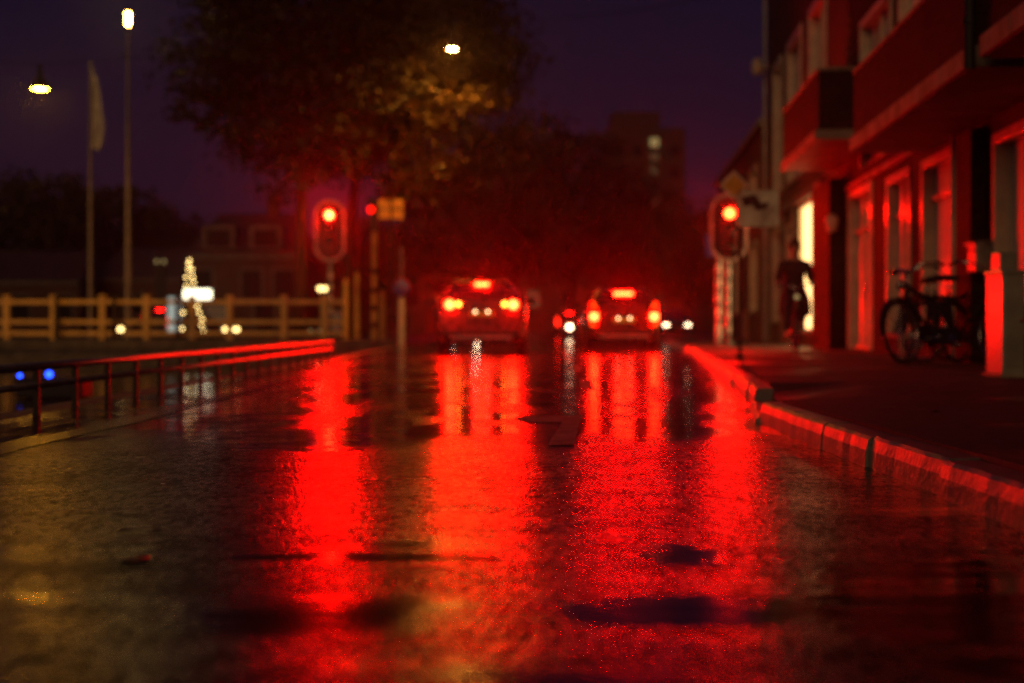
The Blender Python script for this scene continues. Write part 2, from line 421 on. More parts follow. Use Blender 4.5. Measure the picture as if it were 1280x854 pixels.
q = MB()
q.box((QX, 12.3, -.75), (.24, 48.6, 1.506))
q.build('quay_edge', 'quay', bevel=.02)
tag(bpy.data.objects['quay_edge'], 'dark stone edge of the quay under the low railing', 'quay wall')
bw = MB(); bw.box((-31, QY + .3, -.55), (56, .5, 1.52)); tag(bw.build('bridge_wall', 'quay'), 'dark bridge side wall below the cream fence', 'bridge wall')

# ------------------------------------------------------------------ railings and fences
lr = thing('low_railing', 'knee-high steel railing along the wet quay with two red-lit rails', 'railing', (-2.9, 7, 0))
n = 0; y = 6.4
while y < 23:
    MB().box((0, y - 7, .15), (.035, .05, .30)).build('post', 'iron', lr, bevel=.004); y += .76
MB().path([(0, -1.2, .305), (0, 4, .305), (0, 10, .30), (0, 15.9, .30), (0, 16.05, .25), (0, 16.1, .02)], .027).build('rail', 'railsteel', lr)
MB().path([(0, -1.2, .19), (0, 8, .19), (0, 15.95, .19)], .021).build('rail', 'railsteel', lr)

fr = thing('bridge_fence', 'cream three-rail fence on the bridge, lit yellow at its left end', 'fence', (-13, 37, .2))
xs = [(8 - 640) / 48.05 + 13]
px_posts = [-52, 8, 67, 128, 183, 240, 287, 355, 405]
for pxp in px_posts:
    x = (pxp - 640) * 37 / FPX + 13
    MB().box((x, 0, .55), (.15, .13, 1.1)).box((x, 0, 1.13), (.18, .16, .06)).build('post', 'fence', fr, bevel=.01)
xa, xb = (-60 - 640) * 37 / FPX + 13, (432 - 640) * 37 / FPX + 13
for z in (.16, .46, .98):
    MB().box(((xa + xb) / 2, .005, z), (xb - xa, .06, .11)).build('rail', 'fence', fr, bevel=.01)
for i, pxp in enumerate((57, 131, 212)):
    o = MB().lathe([(.06, 0), (.06, .95), (.045, 1.02), (.075, 1.06), (.05, 1.14), (.0005, 1.16)], n=14).build('bollard', 'iron')
    o.location = at(pxp, 0, 35.9); o.location.z = .21
    o.location.y = 36.75
    tag(o, ['dark bollard before the left end of the yellow-lit fence', 'dark bollard just left of the tall lamp post at the fence', 'dark bollard below the red lights behind the fence'][i], 'bollard', 'dark bollards along the bridge fence')

# ------------------------------------------------------------------ traffic lights
def rounded(w, h, r, n=8):
    pts = []
    for cx, cz, a0 in ((w / 2 - r, h / 2 - r, 0), (-w / 2 + r, h / 2 - r, 90), (-w / 2 + r, -h / 2 + r, 180), (w / 2 - r, -h / 2 + r, 270)):
        pts += [(cx + r * math.cos(R(a0 + 90 * i / n)), cz + r * math.sin(R(a0 + 90 * i / n))) for i in range(n + 1)]
    return pts

def traffic_light(loc, zlens, label, w=.74, h=1.40, rz=0, red='red_signal'):
    t = thing('traffic_light', label, 'traffic light', loc, rz, 'red traffic lights at the stop line')
    zc = zlens - h / 2 + .42
    # banded post
    top = zc - h / 2 - .02
    MB().tube((0, .0, 0), (0, 0, zc + .3), .055, n=14).tube((0, 0, 0), (0, 0, .08), .1).build('post', 'grey', t)
    z = .25
    while z < top - .15:
        MB().lathe([(.056, z), (.062, z), (.062, z + .14), (.056, z + .14)], n=14).build('post_band', 'white', t); z += .31
    MB().prism(rounded(w, h, w * .48), -.03, .0, (0, -.08, zc)).build('backplate', 'black', t)
    outer = rounded(w + .02, h + .02, w * .49, 10); inner = rounded(w - .12, h - .12, w * .42, 10)
    b = MB(); k = len(outer)
    vs = [(x, yy_, z + zc) for yy_ in (-.135, -.112) for ring in (outer, inner) for x, z in ring]
    fs = []
    for i in range(k):
        j = (i + 1) % k
        fs += [(i, j, k + j, k + i), (2 * k + i, 3 * k + i, 3 * k + j, 2 * k + j), (i, 2 * k + i, 2 * k + j, j), (k + i, k + j, 3 * k + j, 3 * k + i)]
    b.add(vs, fs).build('backplate_border', 'border', t)
    MB().box((0, -.16, zc), (.30, .13, h - .34)).build('housing', 'black', t, bevel=.04)
    for i, (mname, nm) in enumerate(((red, 'red_lamp'), ('glass', 'amber_lamp'), ('glass', 'green_lamp'))):
        zz = zlens - .32 * i
        prof = [(.0005, -.262), (.05, -.258), (.085, -.247), (.10, -.232)]
        MB().lathe(prof, (0, 0, zz), 'Y', 24).build(nm, mname, t)
        v = MB(); m_ = 14; vs = []
        for yv_ in (-.228, -.40):
            for rr in (.118, .124):
                for i2 in range(m_ + 1):
                    a = R(200 - 220 * i2 / m_); rr2 = rr if yv_ > -.3 else rr
                    vs.append((rr2 * math.cos(a), yv_ + (0 if yv_ > -.3 else .05 * (1 - math.sin(max(a, 0)) if a > 0 else 1)), zz + rr2 * math.sin(a)))
        q_ = m_ + 1
        fs = []
        for i2 in range(m_):
            fs += [(i2, i2 + 1, 2 * q_ + i2 + 1, 2 * q_ + i2), (q_ + i2, 3 * q_ + i2, 3 * q_ + i2 + 1, q_ + i2 + 1), (2 * q_ + i2, 2 * q_ + i2 + 1, 3 * q_ + i2 + 1, 3 * q_ + i2)]
        v.add(vs, fs, True).build('visor', 'black', t)
    return t
DL, DR = 37.5, 30.0
pl, pr = at(413, 270, DL), at(910, 268, DR)
tl = traffic_light((pl.x, DL, 0), pl.z, 'red traffic light on a banded post in front of the tree trunks', .80, 1.62, red='red_signal_front')
tr = traffic_light((pr.x, DR, PZ), pr.z - PZ, 'red traffic light on the pavement corner beside the diamond sign', .78, 1.42)
b = at(887, 307, DR)
MB().box((b.x - pr.x, -.02, b.z - PZ), (.18, .02, .48)).build('blue_sign', 'signblue', tr, bevel=.008)
MB().box((b.x - pr.x + .14, 0, b.z - PZ + .1), (.26, .03, .04)).build('sign_bracket', 'grey', tr)

sp = thing('striped_post', 'black and white banded post close left of the right traffic light', 'post', (at(898, 0, 30.6).x, 30.6, PZ))
MB().tube((0, 0, 0), (0, 0, 1.95), .06, n=14).build('shaft', 'grey', sp)
for z in (.02, .62, .94, 1.26, 1.58): MB().lathe([(.061, z), (.068, z), (.068, z + (.42 if z < .1 else .16)), (.061, z + (.42 if z < .1 else .16))], n=14).build('band', 'white', sp)

# slim sign post by the kerb
D = 18.0; c = at(925, 0, D)
sg = thing('sign_post', 'slim dark post by the kerb with a diamond sign and a cream board', 'sign', (c.x, D, PZ))
MB().tube((0, 0, 0), (0, 0, 2.42 - PZ), .024, n=10).tube((0, 0, 0), (0, 0, .05), .05).build('post', 'iron', sg)
d = at(917, 232, D); a = .19
dz = d.z - PZ; dx = d.x - c.x
MB().prism([(a, 0), (0, a), (-a, 0), (0, -a)], -.045, -.03, (dx, 0, dz)).build('diamond_sign', 'signcream', sg, bevel=.006)
MB().prism([(a * .76, 0), (0, a * .76), (-a * .76, 0), (0, -a * .76)], -.051, -.046, (dx, 0, dz)).build('sign_face', 'signyellow', bpy.data.objects['diamond_sign'])
e = at(947, 261, D)
bd = MB().prism(rounded(.53, .46, .05, 4), -.045, -.03, (e.x - c.x, 0, e.z - PZ)).build('direction_board', 'signcream', sg)
MB().prism([(-.2, .12), (-.02, .15), (.06, .04), (.16, .06), (.12, -.02), (.0, -.05), (-.06, .03), (-.16, .0)], -.05, -.0455, (e.x - c.x - .02, 0, e.z - PZ + .02)).build('board_emblem', 'bark', bd)
MB().box((e.x - c.x + .28, -.04, e.z - PZ - .01), (.03, .03, .22)).build('reflector', 'redlens', bd, bevel=.005)

# side-on signal, direction sign and no-stopping sign on the left corner
D = 41; c = at(468, 0, D)
ss = thing('side_signal', 'amber-lit signal pole with its red lamp seen from the side', 'traffic light', (c.x, D, 0))
MB().tube((0, 0, 0), (0, 0, 4.1), .09, .075, 12).build('post', 'fence', ss)
for z in (.5, 1.0, 1.5, 2.05): MB().lathe([(.092, z), (.1, z), (.1, z + .16), (.092, z + .16)], n=12).build('band', 'iron', ss)
MB().box((.0, -.02, 3.75), (.26, .22, .95)).build('housing', 'black', ss, bevel=.03)
MB().lathe([(.0005, -.10), (.06, -.09), (.1, -.05)], (-.08, -.11, 3.9), 'Y', 18).build('red_lamp', 'brake_dim', ss)
c = at(489, 0, 40.3)
ds = thing('direction_sign', 'amber street sign split into four panels on a thin post', 'sign', (c.x, 40.3, 0))
MB().tube((0, 0, 0), (0, 0, 4.15), .045).build('post', 'iron', ds)
for ix in (-1, 1):
    for iz in (-1, 1):
        MB().box((ix * .185, -.06, 3.86 + iz * .15), (.33, .03, .26)).build('panel', 'signyellow', ds, bevel=.04)
c = at(502, 0, 42)
ns = thing('no_stopping_sign', 'round blue sign with a red rim on a white post', 'sign', (c.x, 42, 0))
MB().tube((0, 0, 0), (0, 0, 1.5), .1, .1, 14).build('post_sleeve', 'white', ns)
MB().tube((0, 0, 1.5), (0, 0, 2.9), .04, .04, 10).build('post', 'grey', ns)
zz = at(0, 360, 42).z
o = MB().disc((0, -.11, zz), .27, 'Y', 28, .02).build('sign_disc', 'signred', ns)
MB().disc((0, -.127, zz), .235, 'Y', 28, .012).build('sign_face', 'signblue', o)
MB().box((0, -.137, zz), (.4, .006, .045), 0).build('sign_bar', 'signred', o)
bpy.data.objects['sign_bar'].matrix_local = Matrix.Translation((0, 0, zz)) @ Matrix.Rotation(R(45), 4, 'Y') @ Matrix.Translation((0, 0, -zz))

for pxp, D, h, lab in ((432, 40.5, 1.9, 'cream post beside the right tree trunk'), (446, 43.5, 2.2, 'cream post between the trunk and the amber signal pole'), (478, 45, 1.7, 'white bollard left of the round blue sign')):
    o = MB().lathe([(.09, 0), (.08, h * .6), (.07, h - .1), (.04, h), (.0005, h + .01)], n=12).build('marker_post', 'fence')
    o.location = (at(pxp, 0, D).x, D, 0); tag(o, lab, 'post', 'marker posts on the left corner')
c = at(942, 0, 44)
bx = thing('street_box', 'red-brown street box with a white corner post beyond the traffic light', 'box', (c.x, 44, PZ))
MB().box((0, 0, .42), (.62, .5, .84)).build('body', 'crate', bx, bevel=.02)
MB().box((0, 0, .87), (.7, .56, .05)).build('lid', 'crate', bx, bevel=.01)
MB().box((.04, -.28, .5), (.14, .05, 1.0)).build('corner_post', 'white', bx, bevel=.01)

# ------------------------------------------------------------------ lamps
D = 40; c = at(160, 28, D)
sl = thing('street_lamp', 'tall street lamp with a bright upright lantern beside the flagpole', 'street lamp', (c.x, D, .2))
MB().tube((0, 0, 0), (0, 0, 2.2), .10, .085, 14).tube((0, 0, 2.2), (0, 0, 6.1), .085, .07, 14).tube((0, 0, 6.1), (0, 0, c.z - .42), .055, .04, 12).build('pole', 'railsteel', sl)
MB().tube((0, 0, c.z - .45), (0, 0, c.z - .30), .04, .07, 14).tube((0, 0, c.z + .06), (0, 0, c.z + .12), .08, .03, 14).build('lantern_frame', 'iron', sl)
MB().tube((0, 0, c.z - .30), (0, 0, c.z + .06), .055, .065, 18).build('lantern_glass', 'street', sl)

def pendant(px, py, D, label, span, m, r=.21):
    c = at(px, py, D)
    t = thing('hanging_lamp', label, 'street lamp', (c.x, D, c.z), 0, 'lamps hung on wires over the street')
    MB().lathe([(.03, .62), (.06, .55), (.07, .32), (.20, .14), (r + .03, .04), (r + .03, .0), (r, .0), (.18, .12), (.05, .25)], n=24).build('shade', 'iron', t)
    MB().lathe([(.0005, .008), (r * .7, .012), (r * .93, .022), (r * .95, .045)], n=24).build('bulb', m, t)
    z0, z1 = span
    wire = [(-9, 0, z0), (-5, 0, .95), (-2, 0, .70), (0, 0, .62), (2, 0, .74), (5, 0, 1.05), (9, 0, z1)]
    MB().path(wire, .012, 6).build('wire', 'iron', t)
    return t
pendant(50, 112, 34.6, 'wide-shaded lamp hanging on a wire at the far left of the sky', (2.2, 1.8), 'pendant')
pendant(565, 62, 38.0, 'small bright lamp hanging on a wire by the lit leaves', (1.6, 1.8), 'treelamp', .15)

D = 40.6; c = at(113, 80, D)
fl = thing('flagpole', 'tall flagpole with a limp pale flag left of the street lamp', 'flagpole', (c.x, D, .2))
MB().tube((0, 0, 0), (0, 0, c.z - .2), .075, .04, 12).sphere((0, 0, c.z - .17), .06).build('pole', 'railsteel', fl)
f = MB(); vs = []; nz, nx = 26, 9
z1, z0 = c.z - .3, at(0, 188, D).z - .2
for i in range(nz):
    t = i / (nz - 1)
    for j in range(nx):
        u = j / (nx - 1)
        w = (.10 + .30 * min(1, t * 1.6)) * (1 - .35 * max(0, t - .7) / .3)
        vs.append((.04 + u * w + .02 * math.sin(t * 9), .10 * math.sin(u * 9 + t * 4) * (.3 + t), z1 + (z0 - z1) * t - .25 * u * (1 - t) + .04 * math.sin(u * 7)))
f.add(vs, [(i * nx + j, i * nx + j + 1, (i + 1) * nx + j + 1, (i + 1) * nx + j) for i in range(nz - 1) for j in range(nx - 1)], True)
fo = f.build('flag', 'flag', fl); sd = fo.modifiers.new('thick', 'SOLIDIFY'); sd.thickness = .006

# ------------------------------------------------------------------ cars
def car(loc, rz, label, name, P, paint, lit_rear=True, lit_front=False, style=0):
    t = thing(name, label, 'car', loc, rz)
    L, W, H, BELT, CL = P['L'], P['W'] / 2, P['H'], P['belt'], .24
    rw = P['roofw'] / 2
    # stations along the car, rear at y = 0 : y, z bottom, z belt, z top, half-widths bottom / belt / top
    ST = [(0.0, .34, BELT - .02, BELT + .02, W * .80, W * .86, W * .78), (.05, .29, BELT, BELT + .06, W * .90, W * .955, rw * 1.16), (.16, .26, BELT, BELT + .20, W * .95, W * .985, rw * 1.10),
          (P['slope'], CL, BELT, H - .03, W * .97, W, rw * .97), (P['slope'] + .12, CL, BELT, H, W * .97, W, rw), (L * .38, CL, BELT - .01, H + .005, W * .97, W, rw * 1.02),
          (L * .50, CL, BELT - .02, H - .02, W * .97, W, rw * 1.0), (L * .60, CL, BELT - .03, H - .12, W * .97, W, rw * .97), (L * .74, CL, BELT - .05, BELT + .05, W * .97, W * .99, W * .80),
          (L * .88, .26, BELT - .14, BELT - .07, W * .94, W * .95, W * .74), (L * .96, .28, BELT - .26, BELT - .2, W * .86, W * .88, W * .66), (L, .34, BELT - .34, BELT - .31, W * .70, W * .72, W * .55)]
    def ring(s):
        y, zb, zm, zt, wb, wm, wt = s
        h = [(0, zb), (wb * .88, zb), (wb * .97, zb + .06), (wb, zb + .14), (wm * 1.0, zb + (zm - zb) * .55), (wm, zm - .07), (wm * .975, zm), (wt + (wm - wt) * .08, zm + (zt - zm) * .86), (wt * .93, zt - .012 - .02 * (zt > zm + .3)), (wt * .72, zt), (0, zt + .006)]
        return [(x, y, z) for x, z in h] + [(-x, y, z) for x, z in h[-2:0:-1]]
    rs = [ring(s) for s in ST]; k = len(rs[0]); b = MB()
    b.add([p for r_ in rs for p in r_], [(i * k + j, i * k + (j + 1) % k, (i + 1) * k + (j + 1) % k, (i + 1) * k + j) for i in range(len(rs) - 1) for j in range(k)] + [tuple(range(k)), tuple(range((len(rs) - 1) * k, len(rs) * k))], True)
    body = b.build('body', paint, t)
    body.modifiers.new('weighted', 'WEIGHTED_NORMAL')
    # rear window on the slope
    y0, zt0, y1, zt1 = .10, BELT + .10, P['slope'] - .03, H - .08
    w0, w1 = rw * 1.02, rw * .82
    nrm = Vector((0, -(zt1 - zt0), (y1 - y0))).normalized() * .03
    vs = []
    for yy_, z_, w_ in ((y0, zt0, w0), (y1, zt1, w1)):
        for x in (-w_, -w_ * .5, 0, w_ * .5, w_): vs.append((x, yy_ + nrm.y - .0 + .02 * (x / w_) ** 2, z_ + nrm.z))
    for yy_, z_, w_ in ((y0, zt0, w0), (y1, zt1, w1)):
        for x in (-w_, -w_ * .5, 0, w_ * .5, w_): vs.append((x, yy_ + .05, z_ - .04))
    MB().add(vs, [(i, i + 1, i + 6, i + 5) for i in range(4)] + [(i + 10, i + 15, i + 16, i + 11) for i in range(4)] + [(i, i + 10, i + 11, i + 1) for i in range(4)] + [(i + 5, i + 6, i + 16, i + 15) for i in range(4)] + [(0, 5, 15, 10), (4, 14, 19, 9)]).build('rear_window', 'carglass', t)
    # side windows and windscreen
    for sx in (-1, 1):
        sw = MB()
        for a0, a1 in ((P['slope'] + .25, L * .36), (L * .375, L * .56)):
            vs = []
            for yy_, (f0, f1) in ((a0, (.14, .86)), (a1, (.14, .80))):
                for fz in (f0, f1):
                    z = BELT + (H - BELT) * fz; x = W * .975 + (rw + (W - rw) * .08 - W * .975) * fz / .86
                    vs += [(sx * (x + .012), yy_, z), (sx * (x - .03), yy_, z)]
            sw.add(vs, [(0, 2, 6, 4), (1, 5, 7, 3), (0, 1, 3, 2), (4, 6, 7, 5), (0, 4, 5, 1), (2, 3, 7, 6)])
        sw.build('side_window', 'carglass', t)
        m_ = MB().box((sx * (W + .10), L * .63, BELT + .06), (.2, .09, .14)).build('mirror', 'black', t, bevel=.03)
    vs = [(-rw * .9, L * .61, H - .10), (rw * .9, L * .61, H - .10), (W * .78, L * .735, BELT + .10), (-W * .78, L * .735, BELT + .10)]
    MB().add([(x, y + .02, z + .03) for x, y, z in vs] + [(x, y - .03, z - .03) for x, y, z in vs], [(0, 1, 2, 3), (7, 6, 5, 4), (0, 4, 5, 1), (1, 5, 6, 2), (2, 6, 7, 3), (3, 7, 4, 0)]).build('windscreen', 'carglass', t)
    # spoiler with the third brake light
    MB().add([(-rw * .9, P['slope'] - .12, H - .035), (rw * .9, P['slope'] - .12, H - .035), (rw * .92, P['slope'] + .12, H + .006), (-rw * .92, P['slope'] + .12, H + .006),
              (-rw * .9, P['slope'] - .11, H - .075), (rw * .9, P['slope'] - .11, H - .075), (rw * .92, P['slope'] + .12, H - .06), (-rw * .92, P['slope'] + .12, H - .06)],
             [(0, 1, 2, 3), (7, 6, 5, 4), (0, 4, 5, 1), (1, 5, 6, 2), (2, 6, 7, 3), (3, 7, 4, 0)]).build('spoiler', paint, t, bevel=.012)
    bl = P['bl']
    MB().box((0, P['slope'] - .135, P['blz']), (bl, .03, .05)).build('brake_lamp', 'brake' if lit_rear else 'redlens', t, bevel=.012)
    # bumper, sills, plate, exhaust
    MB().box((0, .03, .44), (W * 1.72, .14, .20)).build('bumper', paint if style == 0 else 'black', t, bevel=.05)
    MB().box((0, .0, .335), (W * 1.35, .08, .07)).build('bumper_trim', 'grey', t, bevel=.015)
    MB().tube((W * .55, -.02, .27), (W * .55, .3, .27), .03).build('exhaust', 'chrome', t)
    pz = P['plate']
    MB().box((0, -.012, pz), (.54, .03, .14)).build('plate_recess', 'black', t, bevel=.01)
    MB().box((0, -.032, pz - .005), (.48, .008, .10)).build('number_plate', 'plate', t)
    for sx in (-1, 1):
        if lit_rear: MB().sphere((sx * .125, -.045, pz + .035), .026, 8).build('plate_lamp', 'plate_lamp', t)
    # tail lights
    tz, tx = P['tailz'], P['tailx']
    for sx in (-1, 1):
        if style == 0:
            poly = [(-.10, -.07), (.10, -.10), (.13, .0), (.12, .09), (-.06, .075), (-.22, .05), (-.23, -.03)]
        else:
            poly = [(-.085, -.22), (.085, -.2), (.09, .3), (.02, .34), (-.07, .2)]
        h = MB().prism([(sx * x, z) for x, z in poly], -.03, .12, (sx * tx, .0, tz)).build('tail_light', 'brake_dim' if lit_rear else 'redlens', t, bevel=.012)
        if lit_rear:
            if style == 0:
                MB().lathe([(.0005, -.035), (.05, -.03), (.085, -.012)], (sx * tx, -.035, tz), 'Y', 20).build('brake_bulb', 'brake', h)
                MB().lathe([(.0005, -.03), (.03, -.026), (.05, -.012)], (sx * (tx - .17), -.032, tz + .01), 'Y', 16).build('indicator_bulb', 'amber', h)
            else:
                MB().box((sx * tx, -.04, tz), (.15, .03, .14)).build('brake_bulb', 'brake', h, bevel=.02)
                for dz_, dx_ in ((.25, .0), (-.17, .03)):
                    MB().lathe([(.0005, -.03), (.03, -.026), (.04, -.012)], (sx * (tx + dx_), -.032, tz + dz_), 'Y', 16).build('reflector', 'amber_reflector', h)
    for sx in (-1, 1):
        hl = MB().prism([(sx * x, z) for x, z in ((-.16, -.05), (.12, -.07), (.13, .05), (-.1, .06))], -.1, .03, (sx * W * .64, L - .03, BELT - .36)).build('headlight', 'head' if lit_front else 'glass', t, bevel=.01)
    # wheels
    for yy_ in (.78, L - .85):
        for sx in (-1, 1):
            w_ = MB().lathe([(.20, -.10), (.29, -.105), (.325, -.08), (.335, 0), (.325, .08), (.29, .105), (.20, .10)], (sx * (W - .10), yy_, .335), 'X', 28).build('wheel', 'rubber', t)
            rm = MB().lathe([(.0005, .07), (.06, .08), (.12, .055), (.2, .085), (.215, .1), (.2, -.1)], (0, 0, 0), 'X', 20)
            if sx < 0: rm.v = [(-x, y_, z_) for x, y_, z_ in rm.v]
            rm.v = [(x + sx * (W - .10), y_ + yy_, z_ + .335) for x, y_, z_ in rm.v]
            rm.build('rim', 'rim', w_)
    ra = MB()
    for sx in (-1, 1):
        ra.tube((sx * rw * .86, P['slope'] + .3, H + .03), (sx * rw * .86, L * .5, H + .03), .014)
    ra.build('roof_rail', 'grey', t)
    MB().path([(-.02, P['slope'] * .12, BELT + .12), (.2, P['slope'] * .35 - .03, BELT + .2), (.34, P['slope'] * .4 - .03, BELT + .21)], .01, 6).build('rear_wiper', 'black', t)
    return t

D1, D2 = 28.0, 31.0
c1, c2 = at(602, 0, D1), at(780, 0, D2)
SUV = dict(L=4.3, W=1.82, H=1.50, belt=1.04, roofw=1.16, slope=.46, bl=.27, blz=at(0, 355, D1).z, plate=at(0, 392, D1).z, tailz=at(0, 381, D1).z, tailx=.625)
SML = dict(L=3.7, W=1.64, H=1.46, belt=.98, roofw=1.14, slope=.34, bl=.40, blz=at(0, 367, D2).z, plate=at(0, 400, D2).z, tailz=at(0, 396, D2).z, tailx=.655)
SUV['H'] = SUV['blz'] + .09; SML['H'] = SML['blz'] + .12
car((c1.x, D1, 0), 0, 'grey hatchback braking in the left lane, with amber inner lamps', 'parked_car', SUV, 'paint1')
bpy.data.objects['parked_car'].name = 'waiting_car'
car((c2.x, D2, 0), 0, 'small dark car braking in the right lane before the traffic light', 'waiting_car', SML, 'paint2', style=1)
car((at(583, 0, 70).x, 70, 0), R(180), 'oncoming car with lit headlights hidden mostly behind the grey hatchback', 'oncoming_car', SUV, 'paint2', False, True)
c = at(712, 0, 78)
car((c.x, 78, 0), 0, 'distant car with small tail lights between the two braking cars', 'distant_car', dict(SML), 'paint1', True, False, 1)
car((at(836, 0, 74).x, 74, 0), R(180), 'distant car with its pale headlights beside the right-hand braking car', 'distant_car', dict(SML), 'paint1', False, True, 1)
c = at(196, 0, 62)
car((c.x, 62, 0), R(-25), 'distant car with red tail lights behind the bridge fence', 'distant_car', dict(SML), 'paint1', True, False, 1)
# the far cars' lamps are dimmer at that distance
def retone(root, table):
    for ch in [root] + list(root.children_recursive):
        if ch.type == 'MESH':
            mm = ch.data.materials[0].name
            if mm in table:
                ch.data.materials[0] = MT[table[mm]]
for o in list(bpy.data.objects):
    if o.name.startswith(('distant_car', 'oncoming_car')):
        retone(o, {'brake_light': 'red_far', 'headlight': 'head_far' if o.name.startswith('distant') else 'head', 'plate_lamp': 'winlit'})

# ------------------------------------------------------------------ bicycles
def wheel_parts(parent, y):
    rr = .335
    prof = [(rr + .018 * math.cos(2 * math.pi * i / 8), .018 * math.sin(2 * math.pi * i / 8)) for i in range(9)]
    t = MB().lathe(prof, (0, y, .353), 'X', 36).build('wheel', 'rubber', parent)
    MB().lathe([(rr - .018, -.012), (rr - .03, -.01), (rr - .03, .01), (rr - .018, .012), (rr - .018, -.012)], (0, y, .353), 'X', 36).build('rim', 'chrome', t)
    s = MB()
    for i in range(18):
        a = 2 * math.pi * i / 18
        s.tube((.02 if i % 2 else -.02, y, .353), (0, y + (rr - .025) * math.cos(a), .353 + (rr - .025) * math.sin(a)), .0022, n=4, caps=False)
    s.tube((-.04, y, .353), (.04, y, .353), .022, n=8)
    s.build('spokes', 'chrome', t)
    g_ = MB(); vs = []; q_ = 14
    for i in range(q_ + 1):
        a = R(-5 + 170 * i / q_) if y > 0 else R(10 + 165 * i / q_)
        for x in (-.03, .03): vs.append((x, y + .385 * math.cos(a), .353 + .385 * math.sin(a)))
        for x in (-.03, .03): vs.append((x, y + .378 * math.cos(a), .353 + .378 * math.sin(a)))
    g_.add(vs, [(4 * i, 4 * i + 1, 4 * i + 5, 4 * i + 4) for i in range(q_)] + [(4 * i + 2, 4 * i + 6, 4 * i + 7, 4 * i + 3) for i in range(q_)], True).build('mudguard', 'black', parent)

def bicycle(label, m, group, lamp=False):
    t = thing('bicycle', label, 'bicycle', (0, 0, 0), 0, group)
    wheel_parts(t, -.54); wheel_parts(t, .56)
    BB, ST_, HT, HB = (0, -.08, .29), (0, -.24, .80), (0, .30, .86), (0, .335, .76)
    f = MB().path([BB, ST_], .017).path([BB, HB], .019).path([(0, -.21, .70), HT], .017).path([HT, HB], .021)
    for sx in (-1, 1): f.path([(sx * .02, BB[1], BB[2]), (sx * .05, -.54, .353)], .011).path([(sx * .015, -.22, .72), (sx * .05, -.54, .353)], .010)
    f.build('frame', m, t)
    k = MB()
    for sx in (-1, 1): k.path([(sx * .02, .34, .74), (sx * .05, .42, .58), (sx * .055, .56, .353)], .013)
    k.build('fork', m, t)
    h = MB().path([HT, (0, .27, 1.02)], .013).path([(-.29, .02, 1.06), (-.27, .14, 1.09), (-.16, .27, 1.08), (0, .28, 1.03), (.16, .27, 1.08), (.27, .14, 1.09), (.29, .02, 1.06)], .012)
    ho = h.build('handlebar', 'chrome', t)
    for sx in (-1, 1): MB().tube((sx * .29, .01, 1.058), (sx * .275, .13, 1.09), .018).build('grip', 'rubber', ho)
    MB().path([ST_, (0, -.265, .94)], .013).build('seat_post', 'chrome', t)
    vs = []
    for y_, w_, z_ in ((-.42, .06, .985), (-.39, .10, .99), (-.30, .095, .985), (-.2, .045, .98), (-.12, .025, .975)):
        vs += [(-w_, y_, z_ - .03), (-w_ * .7, y_, z_), (0, y_, z_ + .008), (w_ * .7, y_, z_), (w_, y_, z_ - .03), (0, y_, z_ - .06)]
    MB().add(vs, [(i * 6 + j, i * 6 + (j + 1) % 6, (i + 1) * 6 + (j + 1) % 6, (i + 1) * 6 + j) for i in range(4) for j in range(6)] + [(0, 1, 2, 3, 4, 5), tuple(range(24, 30))], True).build('saddle', 'black', t)
    r_ = MB().path([(-.06, -.28, .75), (-.06, -.85, .75)], .008).path([(.06, -.28, .75), (.06, -.85, .75)], .008)
    for y_ in (-.35, -.5, -.65, -.84): r_.path([(-.06, y_, .75), (.06, y_, .75)], .006)
    for sx in (-1, 1): r_.path([(sx * .06, -.6, .75), (sx * .06, -.54, .353)], .007)
    r_.build('rack', 'iron', t)
    MB().box((0, -.88, .72), (.09, .02, .05)).build('rear_reflector', 'redlens', t, bevel=.008)
    MB().lathe([(.0005, .05), (.03, .045), (.042, 0), (.03, -.06), (.0005, -.07)], (0, .43, .88), 'Y', 14).build('front_lamp', 'head_far' if lamp else 'chrome', t)
    c = MB().tube((-.07, -.08, .29), (.07, -.08, .29), .025).path([(.075, -.08, .29), (.085, .06, .20)], .01).path([(-.075, -.08, .29), (-.085, -.22, .38)], .01).build('crank', 'chrome', t)
    MB().box((.13, .06, .20), (.09, .08, .02)).box((-.13, -.22, .38), (.09, .08, .02)).build('pedal', 'rubber', c)
    cg = MB().prism([(-.62, .32), (-.58, .43), (-.02, .39), (.02, .29), (-.05, .19), (-.58, .28)], -.008, .008).build('chain_guard', 'black', t)
    cg.matrix_local = Matrix.Translation((.06, 0, 0)) @ Matrix.Rotation(R(90), 4, 'Z')
    return t

def retone_lamp(o):
    for ch in o.children:
        if ch.name.startswith('front_lamp'): ch.data.materials[0] = MT['winlit']

def lay(o, front, rear, z, lean):
    f_, r_ = Vector(front), Vector(rear); d = (f_ - r_); mid = (f_ * .54 + r_ * .56) / 1.10
    o.location = (mid.x, mid.y, z); o.rotation_euler = (0, lean, math.atan2(d.y, d.x) - math.pi / 2)
BG = 'bicycles parked against the house front'
bk = bicycle('black bicycle with the nearest front wheel, leaning by the brick wall', 'iron', BG)
lay(bk, (4.23, 15.3), (5.03, 16.05), PZ, R(8))
b2 = copy_tree(bk); tag(b2, 'bicycle with the highest handlebar, tangled behind the nearest one'); lay(b2, (4.42, 16.15), (5.16, 16.95), PZ, R(5))
b3 = copy_tree(bk); tag(b3, 'bicycle at the right end, with its saddle before the dark brick pier'); lay(b3, (5.15, 15.05), (4.62, 15.95), PZ, R(-6))

